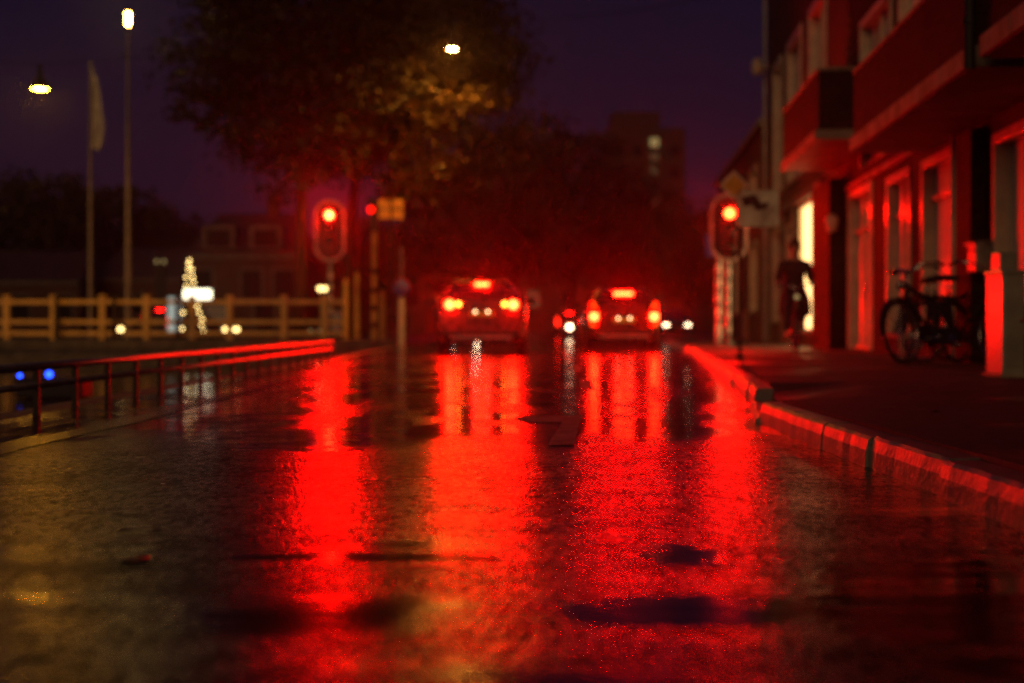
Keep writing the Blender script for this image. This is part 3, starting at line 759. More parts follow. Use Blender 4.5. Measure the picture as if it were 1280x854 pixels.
# ------------------------------------------------------------------ cyclist
def skin(name, pts, edges, m, parent=None, sub=1, root=0):
    me = bpy.data.meshes.new(name); me.from_pydata([p[:3] for p in pts], edges, []); me.update()
    o = bpy.data.objects.new(name, me); COL.objects.link(o); me.materials.append(MT[m])
    o.modifiers.new('skin', 'SKIN').use_smooth_shade = True
    for i, p in enumerate(pts):
        sv = me.skin_vertices[0].data[i]; r_ = p[3]
        sv.radius = (r_, p[4] if len(p) > 4 else r_); sv.use_root = (i == root)
    if sub: s = o.modifiers.new('sub', 'SUBSURF'); s.levels = sub; s.render_levels = sub
    if parent: o.parent = parent
    return o
PD = 23.0; pc = at(994, 0, PD)
rb = bicycle('bicycle with its lamp lit, ridden by the person on the pavement', 'redframe', None, True)
retone_lamp(rb)
rb.location = (pc.x, PD, PZ); rb.rotation_euler = (0, 0, R(180 - 8))
# body in the bicycle's frame: +y is forward
pts = [(0, -.30, 1.00, .13), (0, -.27, 1.20, .13), (0, -.20, 1.42, .15), (0, -.16, 1.53, .06), (0, -.14, 1.60, .075), (0, -.12, 1.70, .095), (0, -.125, 1.78, .075), (0, -.02, 1.67, .022)]
eds = [(0, 1), (1, 2), (2, 3), (3, 4), (4, 5), (5, 6), (5, 7)]
for sx in (-1, 1):
    o = len(pts)
    pts += [(sx * .19, -.18, 1.43, .06), (sx * .255, -.14, 1.20, .045), (sx * .27, .0, 1.12, .03), (sx * .285, .07, 1.10, .03)]
    eds += [(2, o), (o, o + 1), (o + 1, o + 2), (o + 2, o + 3)]
    for q_, (dx, dl) in enumerate(((-.030, .05), (-.010, .056), (.010, .054), (.028, .044))):
        k = len(pts); pts += [(sx * .285 + dx, .13, 1.11, .009), (sx * .285 + dx, .13 + dl * .5, 1.085, .008)]
        eds += [(o + 3, k), (k, k + 1)]
    k = len(pts); pts += [(sx * .245, .09, 1.075, .010)]; eds += [(o + 3, k)]
    o = len(pts)
    pts += [(sx * .10, -.26, .96, .085), (sx * .13, .10 if sx > 0 else .02, .68 if sx > 0 else .80, .06), (sx * .13, .02 if sx > 0 else -.16, .30 if sx > 0 else .46, .04), (sx * .13, .14 if sx > 0 else -.06, .235 if sx > 0 else .41, .035)]
    eds += [(0, o), (o, o + 1), (o + 1, o + 2), (o + 2, o + 3)]
person = skin('person', pts, eds, 'skin')
tag(person, 'person in a long dark coat riding a bicycle past the lit shop window', 'person')
person.location = rb.location; person.rotation_euler = rb.rotation_euler
cp = [(0, -.29, .93, .20, .17), (0, -.28, 1.05, .185, .16), (0, -.27, 1.22, .175, .15), (0, -.20, 1.40, .20, .14), (0, -.17, 1.50, .10)]
ce = [(0, 1), (1, 2), (2, 3), (3, 4)]
for sx in (-1, 1):
    o = len(cp); cp += [(sx * .20, -.18, 1.42, .085), (sx * .255, -.14, 1.20, .072), (sx * .27, -.02, 1.125, .05)]; ce += [(3, o), (o, o + 1), (o + 1, o + 2)]
    o = len(cp); cp += [(sx * .14, -.18, .84, .13), (sx * .15, -.10, .66, .12), (sx * .15, -.12, .56, .11)]; ce += [(0, o), (o, o + 1), (o + 1, o + 2)]
skin('coat', cp, ce, 'cloth', person)
for sx in (-1, 1):
    u = sx > 0
    skin('trouser_leg', [(sx * .10, -.26, .95, .10), (sx * .13, .10 if u else .02, .68 if u else .80, .078), (sx * .13, .02 if u else -.16, .32 if u else .48, .058)], [(0, 1), (1, 2)], 'denim', person)
    skin('shoe', [(sx * .13, -.01 if u else -.19, .25 if u else .41, .045), (sx * .13, .08 if u else -.10, .225 if u else .395, .045), (sx * .135, .17 if u else -.02, .215 if u else .39, .035)], [(0, 1), (1, 2)], 'black', person)
    MB().sphere((sx * .034, -.035, 1.695), .013, 8).build('eye', 'eye', person)
MB().lathe([(.0005, .115), (.05, .105), (.088, .065), (.104, .0), (.10, -.05), (.085, -.09)], (0, -.145, 1.73), n=18).build('hair', 'hair', person)

# ------------------------------------------------------------------ utility cabinet
D = 11.6; c = at(1263.5, 0, D)
uc = thing('utility_cabinet', 'grey-green utility cabinet on the pavement, its road side lit red', 'utility cabinet', (c.x, D, PZ))
MB().box((0, .13, .42), (.185, .40, .84)).build('body', 'cabinet', uc, bevel=.012)
MB().box((0, .13, .855), (.21, .43, .035)).build('lid', 'cabinet', uc, bevel=.01)
dr_ = MB().box((0, -.078, .44), (.15, .012, .70)).build('door', 'cabinet', uc, bevel=.004)
MB().tube((.055, -.10, .46), (.055, -.08, .46), .018).build('lock', 'chrome', dr_)
tb = MB().box((.01, .18, .95), (.15, .22, .15)).build('top_box', 'cabinet', uc, bevel=.012)
MB().box((0, .13, .015), (.23, .45, .03)).build('plinth', 'stone', uc, bevel=.005)

# ------------------------------------------------------------------ the street of houses on the right
def F(u, v, z):
    k = 1.00245
    return Vector((4.2 + .07 * u - v / k, u + .07 * v / k, z))
def fbox(mb, u0, u1, v0, v1, z0, z1):
    vs = [F(u, v, z) for z in (z0, z1) for u, v in ((u0, v0), (u1, v0), (u1, v1), (u0, v1))]
    return mb.add(vs, [(3, 2, 1, 0), (4, 5, 6, 7), (0, 1, 5, 4), (1, 2, 6, 5), (2, 3, 7, 6), (3, 0, 4, 7)])
def house(name, label, u0, u1, z1, ops, m, reveal=.15, depth=8, v0=0.0):
    t = thing(name, label, 'house')
    us = sorted({u0, u1, *[o[0] for o in ops], *[o[1] for o in ops]}); zs = sorted({PZ, z1, *[o[2] for o in ops], *[o[3] for o in ops]})
    w = MB()
    for a, b in zip(us, us[1:]):
        for c_, d_ in zip(zs, zs[1:]):
            um, zm = (a + b) / 2, (c_ + d_) / 2
            if not any(o[0] < um < o[1] and o[2] < zm < o[3] for o in ops):
                w.quad(F(a, v0, c_), F(b, v0, c_), F(b, v0, d_), F(a, v0, d_))
    for o in ops:
        a, b, c_, d_ = o[:4]; r_ = v0 - reveal
        w.quad(F(a, v0, c_), F(a, r_, c_), F(a, r_, d_), F(a, v0, d_)); w.quad(F(b, v0, c_), F(b, r_, c_), F(b, r_, d_), F(b, v0, d_))
        w.quad(F(a, v0, d_), F(b, v0, d_), F(b, r_, d_), F(a, r_, d_)); w.quad(F(a, v0, c_), F(b, v0, c_), F(b, r_, c_), F(a, r_, c_))
    w.quad(F(u0, v0, PZ), F(u0, -depth, PZ), F(u0, -depth, z1), F(u0, v0, z1)); w.quad(F(u1, v0, PZ), F(u1, -depth, PZ), F(u1, -depth, z1), F(u1, v0, z1))
    w.quad(F(u0, -depth, PZ), F(u1, -depth, PZ), F(u1, -depth, z1), F(u0, -depth, z1))
    w.build('wall', m, t)
    rf = MB(); fbox(rf, u0 + .01, u1 - .01, -depth, v0 + .22, z1 + .002, z1 + .18); rf.build('roof', 'stone', t)
    return t
def opening(t, o, kind, fill, v0=0.0, reveal=.15, bars=(), mull=(), sill=True, fm='trim', fw=.07):
    a, b, c_, d_ = o[:4]; r_ = v0 - reveal
    fr_ = MB()      # lining of the reveal: an architrave standing proud of the brick all round, deep jambs, rails
    fbox(fr_, a - .03, a + fw, r_, v0 + .035, c_ + .003, d_ + .05); fbox(fr_, b - fw, b + .03, r_, v0 + .035, c_ + .003, d_ + .05); fbox(fr_, a + fw, b - fw, r_, v0 + .033, d_ - fw, d_ + .048)
    fbox(fr_, a + fw, b - fw, r_ + .01, r_ + .09, c_ + .003, c_ + fw)
    for z in bars: fbox(fr_, a + fw, b - fw, r_ + .01, r_ + .08, z - .035, z + .035)
    for u in mull: fbox(fr_, u - .04, u + .04, r_ + .011, r_ + .082, c_ + fw, d_ - fw)
    fo = fr_.build('frame', fm, None, bevel=.006)
    pn = MB(); fbox(pn, a + .02, b - .02, r_ - .03, r_ + .015, c_ + .02, d_ - .02)
    po = pn.build(kind, fill, t); fo.parent = po
    if sill:
        s_ = MB(); fbox(s_, a - .06, b + .06, v0 - .05, v0 + .09, c_ - .07, c_ - .003); s_.build('sill', 'stone', po, bevel=.008)
    return po
def balcony(t, u0, u1, prot, z0, zs, ztop, m, soff='soffit'):
    s_ = MB(); fbox(s_, u0, u1, .004, prot, z0, zs); so = s_.build('balcony', soff, t, bevel=.012)
    p_ = MB(); fbox(p_, u0 + .02, u1 - .02, prot - .15, prot - .03, zs + .002, ztop); fbox(p_, u0 + .02, u0 + .14, .01, prot - .152, zs + .002, ztop); fbox(p_, u1 - .14, u1 - .02, .01, prot - .152, zs + .002, ztop)
    p_.build('parapet', m, so)
    c_ = MB(); fbox(c_, u0, u1, prot - .17, prot - .01, ztop + .002, ztop + .05); fbox(c_, u0, u0 + .16, .012, prot - .172, ztop + .002, ztop + .05); c_.build('coping', 'stone', so, bevel=.01)
    f_ = MB(); n_ = int((u1 - u0) / .9)
    for i in range(n_):
        a = u0 + (u1 - u0) * i / n_
        fbox(f_, a + .01, a + (u1 - u0) / n_ - .01, prot + .002, prot + .03, z0 + .01, zs - .01)
    f_.build('slab_edging', 'stone', so, bevel=.008)
    return so
def pipe(t, u, v, z0, z1, m='railsteel', r_=.05):
    p_ = MB().tube(F(u, v, z0), F(u, v, z1), r_, n=12)
    z = z0 + .4
    while z < z1: p_.tube(F(u, v, z), F(u, v, z + .06), r_ + .015, n=12); z += 1.3
    p_.build('drainpipe', m, t)

# nearest house
A = [(13.5, 15.55, .55, 2.60), (9.2, 11.6, .55, 2.6), (13.2, 15.2, 3.2, 5.4), (8.6, 11.4, 3.2, 5.4)]
hA = house('brick_house', 'nearest dark brick house, with the balcony cut off by the right edge', 4, 17.0, 9.5, A, 'brick')
opening(hA, A[0], 'window', 'blind', mull=(14.5,)); opening(hA, A[1], 'window', 'glass', mull=(10.4,))
opening(hA, A[2], 'window', 'glass', mull=(14.2,), sill=False); opening(hA, A[3], 'window', 'glass', sill=False)
balcony(hA, 4.5, 12.2, 1.0, 2.86, 3.06, 3.92, 'brick')
pp = MB(); fbox(pp, 16.0, 16.7, .0, .16, PZ, 2.78); pp.build('pier', 'brick', hA)
# middle house
B = [(22.9, 25.1, PZ + .02, 2.85), (19.95, 21.6, .45, 2.75), (17.35, 19.15, .40, 2.72), (18.3, 20.7, 3.2, 5.6), (21.3, 23.9, 3.2, 5.6)]
hB = house('brick_house', 'middle brick house with a long balcony over red-lit doors and windows', 17.0, 25.3, 9.0, B, 'brick')
dB = opening(hB, B[0], 'door', 'gloss', mull=(24.1,), bars=(2.2,), sill=False)
hd = MB(); hd.tube(F(23.95, -.09, 1.05), F(23.95, -.09, 1.25), .016); hd.build('handle', 'chrome', dB)
pa = MB(); fbox(pa, 23.2, 23.9, -.136, -.115, .4, 1.1); fbox(pa, 24.25, 24.9, -.136, -.115, .4, 1.1); fbox(pa, 23.2, 23.9, -.136, -.115, 1.3, 2.05); fbox(pa, 24.25, 24.9, -.136, -.115, 1.3, 2.05); pa.build('door_panel', 'gloss', dB, bevel=.01)
opening(hB, B[1], 'window', 'blind', mull=(20.9,), bars=(2.2,)); opening(hB, B[2], 'window', 'blind', bars=(2.25,))
opening(hB, B[3], 'window', 'blind', mull=(19.5,), sill=False); opening(hB, B[4], 'window', 'bluepane', mull=(22.6,), sill=False)
balcony(hB, 12.6, 18.9, 1.0, 2.86, 3.06, 3.9, 'brick')
pipe(hB, 17.05, .09, PZ, 2.84, 'trim', .045); pipe(hB, 12.4, 1.06, 2.8, 9, 'iron', .05)
mo = MB(); fbox(mo, 19.0, 25.2, .002, .06, 2.93, 3.03); mo.build('moulding', 'stone', hB, bevel=.01)
qn = MB()
for i in range(12): fbox(qn, 24.95, 25.28, .002, .03, 3.7 + i * .2, 3.8 + i * .2)
qn.build('quoin', 'brick_pale', hB)
# shop house at the end
C = [(28.7, 31.6, .45, 3.2), (32.6, 34.0, PZ + .02, 2.9), (34.9, 36.9, .7, 3.0), (27.8, 30.2, 3.9, 7.2), (31.4, 33.9, 3.9, 7.2), (35, 36.8, 3.9, 7.2)]
hC = house('shop_house', 'end house with the lit shop window and the short balcony', 25.3, 38.2, 11, C, 'brick_pale')
opening(hC, C[0], 'shop_window', 'shop', reveal=.06, fw=.05); opening(hC, C[1], 'door', 'gloss', sill=False); opening(hC, C[2], 'window', 'bluepane')
opening(hC, C[3], 'window', 'glass', bars=(5.7,), mull=(29.0,), fw=.12); opening(hC, C[4], 'window', 'bluepane', bars=(5.7,), fw=.12); opening(hC, C[5], 'window', 'bluepane', bars=(5.7,), fw=.12)
balcony(hC, 22.1, 26.6, 1.0, 3.46, 3.62, 4.54, 'brick')
pc_ = MB(); fbox(pc_, 25.45, 27.7, .0, .3, PZ, 3.2); pc_.build('pier', 'brick', hC)
fa = MB(); fbox(fa, 27.75, 38, .003, .14, 3.25, 3.43); fa.build('fascia', 'oldtrim', hC, bevel=.02)
for u in (32.1, 34.4, 37.4):
    p_ = MB(); fbox(p_, u - .18, u + .18, .002, .12, PZ, 3.24); p_.build('pilaster', 'oldtrim', hC, bevel=.02)
pipe(hC, 38.0, .1, PZ, 10.8, 'grey')
wl = MB(); p0 = F(37.6, .35, at(0, 78, 37).z); wl.lathe([(.0005, -.24), (.13, -.2), (.16, 0), (.1, .2), (.0005, .24)], p0, 'Z', 14).tube(p0 + Vector((.3, 0, 0)), p0, .03); wl.build('facade_ornament', 'trim', hC)
# further small house beyond
Dn = [(41, 43, 1, 3), (46, 48, 1, 3), (51, 53, 1, 3), (41, 43, 3.8, 5.2), (46, 48, 3.8, 5.2)]
hD = house('low_house', 'lower house past the end of the shop house', 38.4, 56, 6.0, Dn, 'brick_pale')
for i, o in enumerate(Dn): opening(hD, o, 'window', 'glass')
# things fixed to the near wall
lb = thing('letterbox', 'small letterbox on the dark brick wall above the cabinet', 'letterbox', F(15.85, 0, 1.15))
MB().box((-.10, 0, .16), (.18, .30, .32)).build('box', 'railsteel', lb, bevel=.02)
MB().box((-.195, 0, .24), (.012, .22, .03)).build('slot', 'black', lb)
MB().prism([(-.22, .33), (.0, .36), (.0, .34), (-.22, .31)], -.17, .17).build('rain_flap', 'railsteel', lb)
bracket = thing('wall_lantern', 'unlit wall lantern on a bracket between the door and the shop pier', 'wall lamp', F(25.2, 0, 2.55))
MB().path([(0, 0, 0), (-.25, 0, .05), (-.3, 0, -.02)], .018).build('bracket', 'iron', bracket)
MB().lathe([(.0005, .02), (.1, -.04), (.12, -.08), (.08, -.3), (.0005, -.32)], (-.3, 0, -.02), 'Z', 14).build('lantern', 'trim', bracket)

# ------------------------------------------------------------------ trees
def tree(name, label, base, h, crown, m, leaf, nclus, nleaf, r0, seed, group=None, lean=(0, 0), cl=.75, trunk_to=.45, mask=None):
    rg = random.Random(seed)
    t = thing(name, label, 'tree', base, 0, group)
    (cx, cy, cz), (rx, ry, rz_) = crown
    fork = Vector((lean[0] * .5, lean[1] * .5, h * trunk_to))
    tk = MB().path([(0, 0, 0), (lean[0] * .1, lean[1] * .1, h * trunk_to * .3), (lean[0] * .3, lean[1] * .3, h * trunk_to * .7), fork], [r0 * 1.3, r0, r0 * .9, r0 * .8], 10)
    tips = []
    nl = 9
    for i in range(nl):
        a = 2 * math.pi * i / nl + rg.uniform(-.3, .3); e = rg.uniform(.1, .9)
        end = Vector((cx + rx * .62 * math.cos(a) * math.sqrt(1 - e * e * .6), cy + ry * .62 * math.sin(a) * math.sqrt(1 - e * e * .6), cz + rz_ * (e * 1.3 - .55)))
        mid = fork.lerp(end, .5) + Vector((rg.uniform(-.3, .3), rg.uniform(-.3, .3), .06 * h))
        tk.path([fork - Vector((0, 0, .2)), mid, end], [r0 * .5, r0 * .3, r0 * .08], 7)
        for _ in range(4):
            s_ = fork.lerp(end, rg.uniform(.4, .95)); e2 = s_ + Vector((rg.gauss(0, 1), rg.gauss(0, 1), rg.gauss(0, .7))) * rx * .28
            tk.path([s_, e2], [r0 * .14, r0 * .04], 5); tips.append(e2)
        tips.append(end)
    tk.build('trunk', 'bark', t)
    cr = MB(); k = 0; pts = list(tips)
    while len(pts) < nclus:
        a = Vector((rg.gauss(0, 1), rg.gauss(0, 1), rg.gauss(0, 1))).normalized(); rr = rg.uniform(.25, 1.0) ** .5 * rg.uniform(.8, 1.12)
        p = Vector((cx + a.x * rx * rr, cy + a.y * ry * rr, cz + a.z * rz_ * rr))
        if mask and not mask(p, rg): continue
        pts.append(p)
    for p in pts:
        sx = cl * rg.uniform(.6, 1.4); n_ = int(nleaf * rg.uniform(.5, 1.3))
        tilt = Vector((rg.gauss(0, .35), rg.gauss(0, .35), 1)).normalized()
        for _ in range(n_):
            q_ = Vector((rg.gauss(0, .5), rg.gauss(0, .5), rg.gauss(0, .22))) * sx
            q_ -= tilt * 0
            c_ = p + q_; a = Vector((rg.gauss(0, 1), rg.gauss(0, 1), rg.gauss(0, .6))).normalized(); b_ = a.orthogonal().normalized()
            b_.rotate(Matrix.Rotation(rg.uniform(0, 6.28), 3, a)); d_ = a.cross(b_)
            l_ = leaf * rg.uniform(.7, 1.3); w_ = l_ * .6
            cr.add([c_ - b_ * l_ * .5, c_ + d_ * w_ * .5 + a * l_ * .06, c_ + b_ * l_ * .5, c_ - d_ * w_ * .5 + a * l_ * .06], [(0, 1, 2, 3)])
    cr.build('crown', m, t)
    return t
XA = at(375, 0, 40).x; XB = at(438, 0, 45).x
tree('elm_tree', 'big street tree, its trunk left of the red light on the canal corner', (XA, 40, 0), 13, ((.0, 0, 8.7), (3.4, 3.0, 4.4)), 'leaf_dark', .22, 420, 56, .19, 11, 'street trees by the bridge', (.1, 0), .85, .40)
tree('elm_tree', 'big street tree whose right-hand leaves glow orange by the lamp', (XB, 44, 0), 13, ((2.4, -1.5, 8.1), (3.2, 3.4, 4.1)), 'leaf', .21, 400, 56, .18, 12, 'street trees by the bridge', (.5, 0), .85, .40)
bgt = [(25, 92, 10.5, 5.0, 'bushy dark tree at the far left edge behind the fence'), (120, 100, 11.5, 5.2, 'dark tree behind the flagpole and the tall street lamp'), (205, 110, 10, 4.2, 'dark tree between the tall lamp and the gabled house'),
       (550, 75, 10.0, 3.6, 'dim tree just left of the grey hatchback roof'), (640, 84, 12.5, 4.4, 'tall dim olive tree behind the grey hatchback'), (715, 92, 14.5, 4.6, 'tall dim tree in front of the tower block'),
       (800, 98, 10.5, 4.4, 'dim tree above the small dark car, below the tower'), (868, 90, 8.8, 3.4, 'dark tree left of the right traffic light'), (925, 85, 6.5, 2.6, 'low dark tree behind the right traffic light'), (450, 95, 8.6, 3.8, 'dark tree behind the amber signal pole')]
protos = []
for i, (pxp, D, h, rr, lab) in enumerate(bgt):
    if i < 2:
        t = tree('street_tree', lab, (at(pxp, 0, D).x, D, 0), 11, ((0, 0, 6.8), (4.2, 4.2, 4.2)), 'leaf', .42, 190, 34, .22, 30 + i, 'trees in the background', (.2, 0), 1.1, .25); protos.append(t)
    else:
        t = copy_tree(protos[i % 2]); t.location = (at(pxp, 0, D).x, D, 0); t.rotation_euler = (0, 0, i * 1.3); tag(t, lab)
    t.scale = (rr / 4.4, rr / 4.4, h / 11)

# ------------------------------------------------------------------ far buildings
D = 185; c = at(808, 0, D)
tw = thing('tower_block', 'dark tower block far down the street with a few lit windows', 'tower block', (c.x, D, 0))
hh = at(0, 145, D).z; ww = 98 * D / FPX
MB().box((0, 5, (at(0, 160, D).z) / 2), (ww, 10, at(0, 160, D).z)).build('wall', 'brick_far', tw)
MB().box((-ww * .12, 5, hh - .6), (ww * .62, 7, hh - at(0, 160, D).z + 1.2)).build('roof', 'brick_far', tw)
an = MB()
for x in (-2.3, -1.6, 1.9): an.tube((x, 3, hh), (x, 3, hh + 1.8 + .4 * x), .08, n=6)
an.build('antenna', 'iron', tw)
for py_, mn in ((178, 'winlit'), (196, 'winlow'), (213, 'winlow'), (250, 'winlow'), (270, 'farglass'), (232, 'farglass')):
    p = at(818, py_, D); MB().box((p.x - c.x, -.03, p.z), (1.15, .1, 1.1)).build('window', mn, tw)
for ix in range(4):
    for iz in range(7):
        if ix == 2: continue
        MB().box((-ww / 2 + 1.6 + ix * 2.4, -.03, 6 + iz * 2.9), (1.2, .08, 1.3)).build('window', 'farglass', tw)

def far_house(name, label, px0, px1, D, ztop, zroof, m, wins, dormers=(), chim=None):
    a, b_ = at(px0, 0, D).x, at(px1, 0, D).x; cx = (a + b_) / 2; w_ = b_ - a
    t = thing(name, label, 'house', (cx, D, 0))
    MB().box((0, 4, ztop / 2), (w_, 8, ztop)).build('wall', m, t)
    rf = MB().add([(-w_ / 2 - .2, -.3, ztop + .01), (w_ / 2 + .2, -.3, ztop + .01), (w_ / 2 + .2, 8.3, ztop + .01), (-w_ / 2 - .2, 8.3, ztop + .01), (-w_ / 2 + .6, 4, zroof), (w_ / 2 - .6, 4, zroof)], [(0, 1, 5, 4), (2, 3, 4, 5), (1, 2, 5), (3, 0, 4), (3, 2, 1, 0)]).build('roof', 'tile', t)
    if chim is not None: MB().box((chim, 4, zroof + .2), (.6, .6, 1.4)).build('chimney', 'brick_pale', rf)
    for x in dormers:
        dm = MB().box((x, .9, ztop + .75), (1.5, 1.4, 1.2)).build('dormer', 'oldtrim', rf, bevel=.03); MB().box((x, .18, ztop + .75), (1.1, .06, .8)).build('pane', 'farglass', dm)
    MB().box((0, -.1, ztop - .12), (w_, .3, .2)).build('cornice', 'oldtrim', t)
    for x, z, ww_, hh_, mn in wins:
        f_ = MB().box((x, -.02, z), (ww_ + .24, .10, hh_ + .24)).build('window', 'oldtrim', t); MB().box((x, -.06, z), (ww_, .06, hh_)).build('pane', mn, f_)
    return t
D = 66
far_house('row_house', 'low house with dormers and a chimney behind the string lights', 236, 372, D, 3.9, 6.1, 'brick_far', [(x, 2.5, .9, 1.3, 'farglass') for x in (-1.9, .4, 1.9)] + [(-1.2, .9, 1.0, 1.2, 'winlow'), (1.0, 1.0, .9, 1.3, 'farglass')], (-1.2, 1.0), .75)
far_house('row_house', 'long dark house behind the left end of the fence', -160, 100, 80, 3.1, 5.0, 'brick_far', [(x, 1.6, 1.0, 1.3, 'winlow' if x in (-2.5,) else 'farglass') for x in (-5, -2.5, 0, 2.5, 4.9)])
far_house('row_house', 'small house between the tall lamp post and the string lights', 118, 226, 84, 3.4, 5.4, 'brick_far', [(-1.6, 1.7, .8, 1.1, 'farglass'), (.1, 1.8, .8, 1.1, 'farglass'), (1.6, 1.7, .8, 1.1, 'farglass')])
far_house('row_house', 'pale low house behind the amber signal pole and round sign', 372, 540, 96, 4.2, 6.4, 'brick_far', [(-3, 2.6, 1, 1.4, 'farglass'), (-1, 2.6, 1, 1.4, 'winlow'), (1.2, 2.6, 1, 1.4, 'farglass'), (3.2, 2.6, 1, 1.4, 'farglass'), (-2, .9, 1.4, 1.3, 'winlow'), (2.2, .8, 1.6, 1.2, 'farglass')])
far_house('row_house', 'dark low house closing the street behind the braking cars', 540, 905, 128, 5.0, 7.4, 'brick_far', [(x, 3, 1.1, 1.5, 'winlow' if x in (-4, 7) else 'farglass') for x in (-10, -7, -4, -1, 2, 4.5, 7, 10)] + [(x, 1.0, 1.6, 1.6, 'farglass') for x in (-7, -1, 2, 8)])

# ------------------------------------------------------------------ small far lights
D = 60; c = at(241, 0, D)
ms = thing('light_mast', 'mast hung with strings of warm bulbs in a narrow cone behind the fence', 'string lights', (c.x, D, .1))
ztop = at(0, 322, D).z - .1
MB().tube((0, 0, 0), (0, 0, ztop + .1), .04, .025).build('mast', 'iron', ms)
bulbs = [(237, 326), (236, 337), (240, 337), (233, 347), (241, 346), (233, 358), (242, 353), (244, 362), (231, 379), (229, 391), (250, 378), (249, 391), (252, 406), (255, 414), (228, 411), (236, 330), (247, 383), (253, 399)]
wr = MB(); wr.path([(0, 0, ztop), (-.2, 0, 2.2), (-.42, 0, .3)], .008, 5).path([(0, 0, ztop), (.25, 0, 1.6), (.5, 0, .1)], .008, 5).build('cable', 'iron', ms)
for bx_, by_ in bulbs:
    p = at(bx_, by_, D); MB().sphere((p.x - c.x, -.03, p.z - .1), .055, 8).build('bulb', 'bulb', ms)
c = at(247, 368, 58)
si = thing('lit_sign', 'bright white lit sign box in front of the string of bulbs', 'sign', (c.x, 58, .1))
MB().box((0, 0, c.z - .1), (1.15, .14, .40)).build('sign_box', 'signlit', si, bevel=.08)
MB().tube((-.3, .09, 0), (-.3, .09, c.z - .2), .05).tube((.3, .09, 0), (.3, .09, c.z - .2), .05).build('leg', 'grey', si)
def lights(name, label, cat, px_list, py, D, r_, m, hgt=None):
    c = at(sum(px_list) / len(px_list), py, D)
    t = thing(name, label, cat, (c.x, D, 0))
    MB().box((0, .06, (c.z) / 2), (max(.25, (max(px_list) - min(px_list)) * D / FPX + .2), .08, max(.2, c.z + r_ * 1.6))).build('panel', 'iron', t, bevel=.02)
    for p_ in px_list: MB().sphere((at(p_, 0, D).x - c.x, -.02, c.z), r_, 10).build('lamp', m, t)
    return t
lights('floor_light', 'row of low white lamps below the lit sign, right of the string lights', 'lamp', (282, 290, 296), 412, 59, .10, 'bulb')
lights('floor_light', 'pair of low white lamps at the foot of the tall lamp post', 'lamp', (151, 159), 412, 57, .11, 'bulb')
lights('floor_light', 'two pale lamps side by side left of the banded signal post', 'lamp', (400, 406), 361, 62, .10, 'bulb')
lights('garden_light', 'small twin lamps high left of the string lights', 'lamp', (196, 205), 327, 70, .10, 'winlit')
lights('floor_light', 'small white lamp standing in the gap between the braking cars', 'lamp', (712,), 409, 64, .13, 'head_far')
lights('floor_light', 'row of faint lamps behind the foot of the trees', 'lamp', (376, 388, 400), 415, 56, .09, 'winlit')
c = at(218, 0, 56)
pb = MB().box((0, 0, .95), (.42, .42, 1.5)).build('lit_kiosk', 'cyan'); pb.location = (c.x, 56, 0); tag(pb, 'slim pale glowing column left of the string lights', 'advertising column')
bl = thing('quay_light', 'small blue lamp low on the canal wall seen under the railing', 'lamp', (at(62, 0, 19).x, 19, WZ))
bz = at(0, 470, 19).z - WZ
MB().box((0, .2, bz / 2), (.9, .5, max(.1, bz - .02))).build('float', 'iron', bl, bevel=.03)
MB().sphere((0, -.02, bz + .02), .045, 10).build('lamp', 'blue', bl); MB().sphere((-.39, -.02, bz), .03, 8).build('lamp', 'blue', bl)

# ------------------------------------------------------------------ fallen leaves on the road
lf = []
for i, (x, y, r_, lab) in enumerate(((-.885, 3.33, .04, 'brown fallen leaf alone on the amber-lit wet road'), (2.05, 6.9, .03, 'leaf on the pavement behind the near kerb'))):
    m_ = MB(); vs = [(0, 0, .004)]; k = 12
    for j in range(k):
        a = 2 * math.pi * j / k; rr = r_ * (1 if j % 2 else .68) * (1.35 if j in (0,) else 1)
        vs.append((rr * math.cos(a), rr * math.sin(a), .005 + .004 * math.sin(a * 2 + i)))
    top = [(0, 1 + j, 1 + (j + 1) % k) for j in range(k)]
    m_.add(vs, top, True)
    o = m_.build('fallen_leaf', 'leaf_brown'); o.modifiers.new('thick', 'SOLIDIFY').thickness = .0015
    o.location = (x, y, PZ if x > 1.5 else 0.001); o.rotation_euler = (0, 0, i * 1.1); tag(o, lab, 'leaf', 'fallen leaves')

# ------------------------------------------------------------------ haze, added for the lens glow round the lamps
hz = MB().box((0, 190, 24), (520, 420, 54)); ho = hz.build('haze', 'iron')
m, nt, out = new_mat('haze')
v = N(nt, 'ShaderNodeVolumePrincipled'); v.inputs['Color'].default_value = (.9, .9, .9, 1); v.inputs['Density'].default_value = .00075; v.inputs['Anisotropy'].default_value = .93
nt.links.new(v.outputs[0], out.inputs['Volume']); ho.data.materials[0] = m
tag(ho, 'thin haze over the street, added for the halos round the lamps', 'haze', kind='stuff')

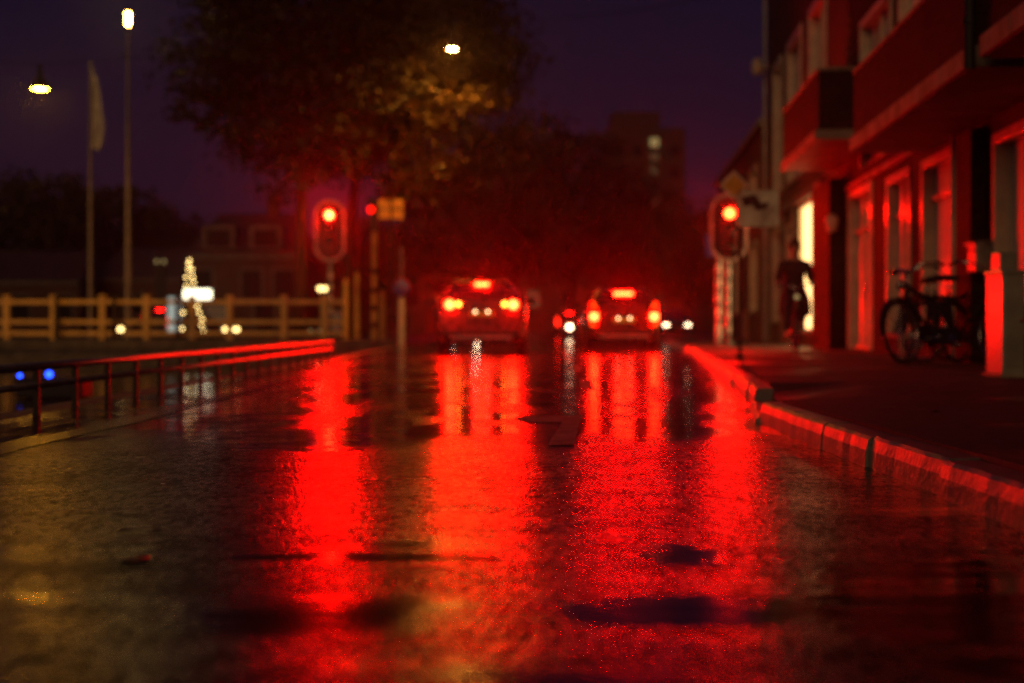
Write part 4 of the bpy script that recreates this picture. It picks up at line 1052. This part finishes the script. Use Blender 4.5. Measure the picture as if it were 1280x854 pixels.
# ------------------------------------------------------------------ sky and light
w = bpy.data.worlds.new('World'); SC.world = w; w.use_nodes = True
nt = w.node_tree; nt.nodes.clear()
wo = N(nt, 'ShaderNodeOutputWorld'); bg = N(nt, 'ShaderNodeBackground')
sk = N(nt, 'ShaderNodeTexSky'); sk.sky_type = 'NISHITA'; sk.sun_disc = False; sk.sun_elevation = R(-4); sk.sun_rotation = R(200)
tc = N(nt, 'ShaderNodeTexCoord'); sx_ = N(nt, 'ShaderNodeSeparateXYZ'); nt.links.new(tc.outputs['Generated'], sx_.inputs[0])
gr = mixc(nt, sstep(nt, sx_.outputs[2], 0.0, .30), (.0195, .0058, .0150), (.0064, .0046, .0145))
ad = N(nt, 'ShaderNodeMix'); ad.data_type = 'RGBA'; ad.blend_type = 'ADD'; ad.inputs[0].default_value = .02
nt.links.new(gr, ad.inputs[6]); nt.links.new(sk.outputs[0], ad.inputs[7])
nt.links.new(ad.outputs[2], bg.inputs[0]); bg.inputs[1].default_value = 1.0
nt.links.new(bg.outputs[0], wo.inputs[0])
sun = bpy.data.lights.new('sky_glow', 'SUN'); sun.energy = .30; sun.angle = R(25); sun.color = (1, .50, .20)
so = bpy.data.objects.new('sky_glow', sun); COL.objects.link(so)
so.rotation_euler = Vector((.33, .92, -.26)).to_track_quat('-Z', 'Y').to_euler()

# ------------------------------------------------------------------ camera
cd = bpy.data.cameras.new('camera'); cam = bpy.data.objects.new('camera', cd); COL.objects.link(cam); SC.camera = cam
cam.location = (0, 0, CAMZ); cam.rotation_euler = (R(90), 0, 0)
cd.sensor_width = 36; cd.lens = 36 * FPX / 1280; cd.shift_y = -(427 - HZ) / 1280; cd.clip_end = 1000; cd.clip_start = .05
cd.dof.use_dof = True; cd.dof.focus_distance = 5.5; cd.dof.aperture_fstop = 1.45

SC.render.engine = 'CYCLES'
SC.view_settings.view_transform = 'Standard'; SC.view_settings.look = 'None'; SC.view_settings.exposure = 0; SC.view_settings.gamma = 1
cy = SC.cycles
cy.use_denoising = True; cy.denoising_prefilter = 'NONE'
try: cy.denoiser = 'OPENIMAGEDENOISE'
except Exception: pass
cy.filter_width = 1.9; cy.max_bounces = 6; cy.diffuse_bounces = 2; cy.glossy_bounces = 4; cy.volume_bounces = 0; cy.transmission_bounces = 2
cy.sample_clamp_indirect = 6; cy.caustics_reflective = False; cy.caustics_refractive = False
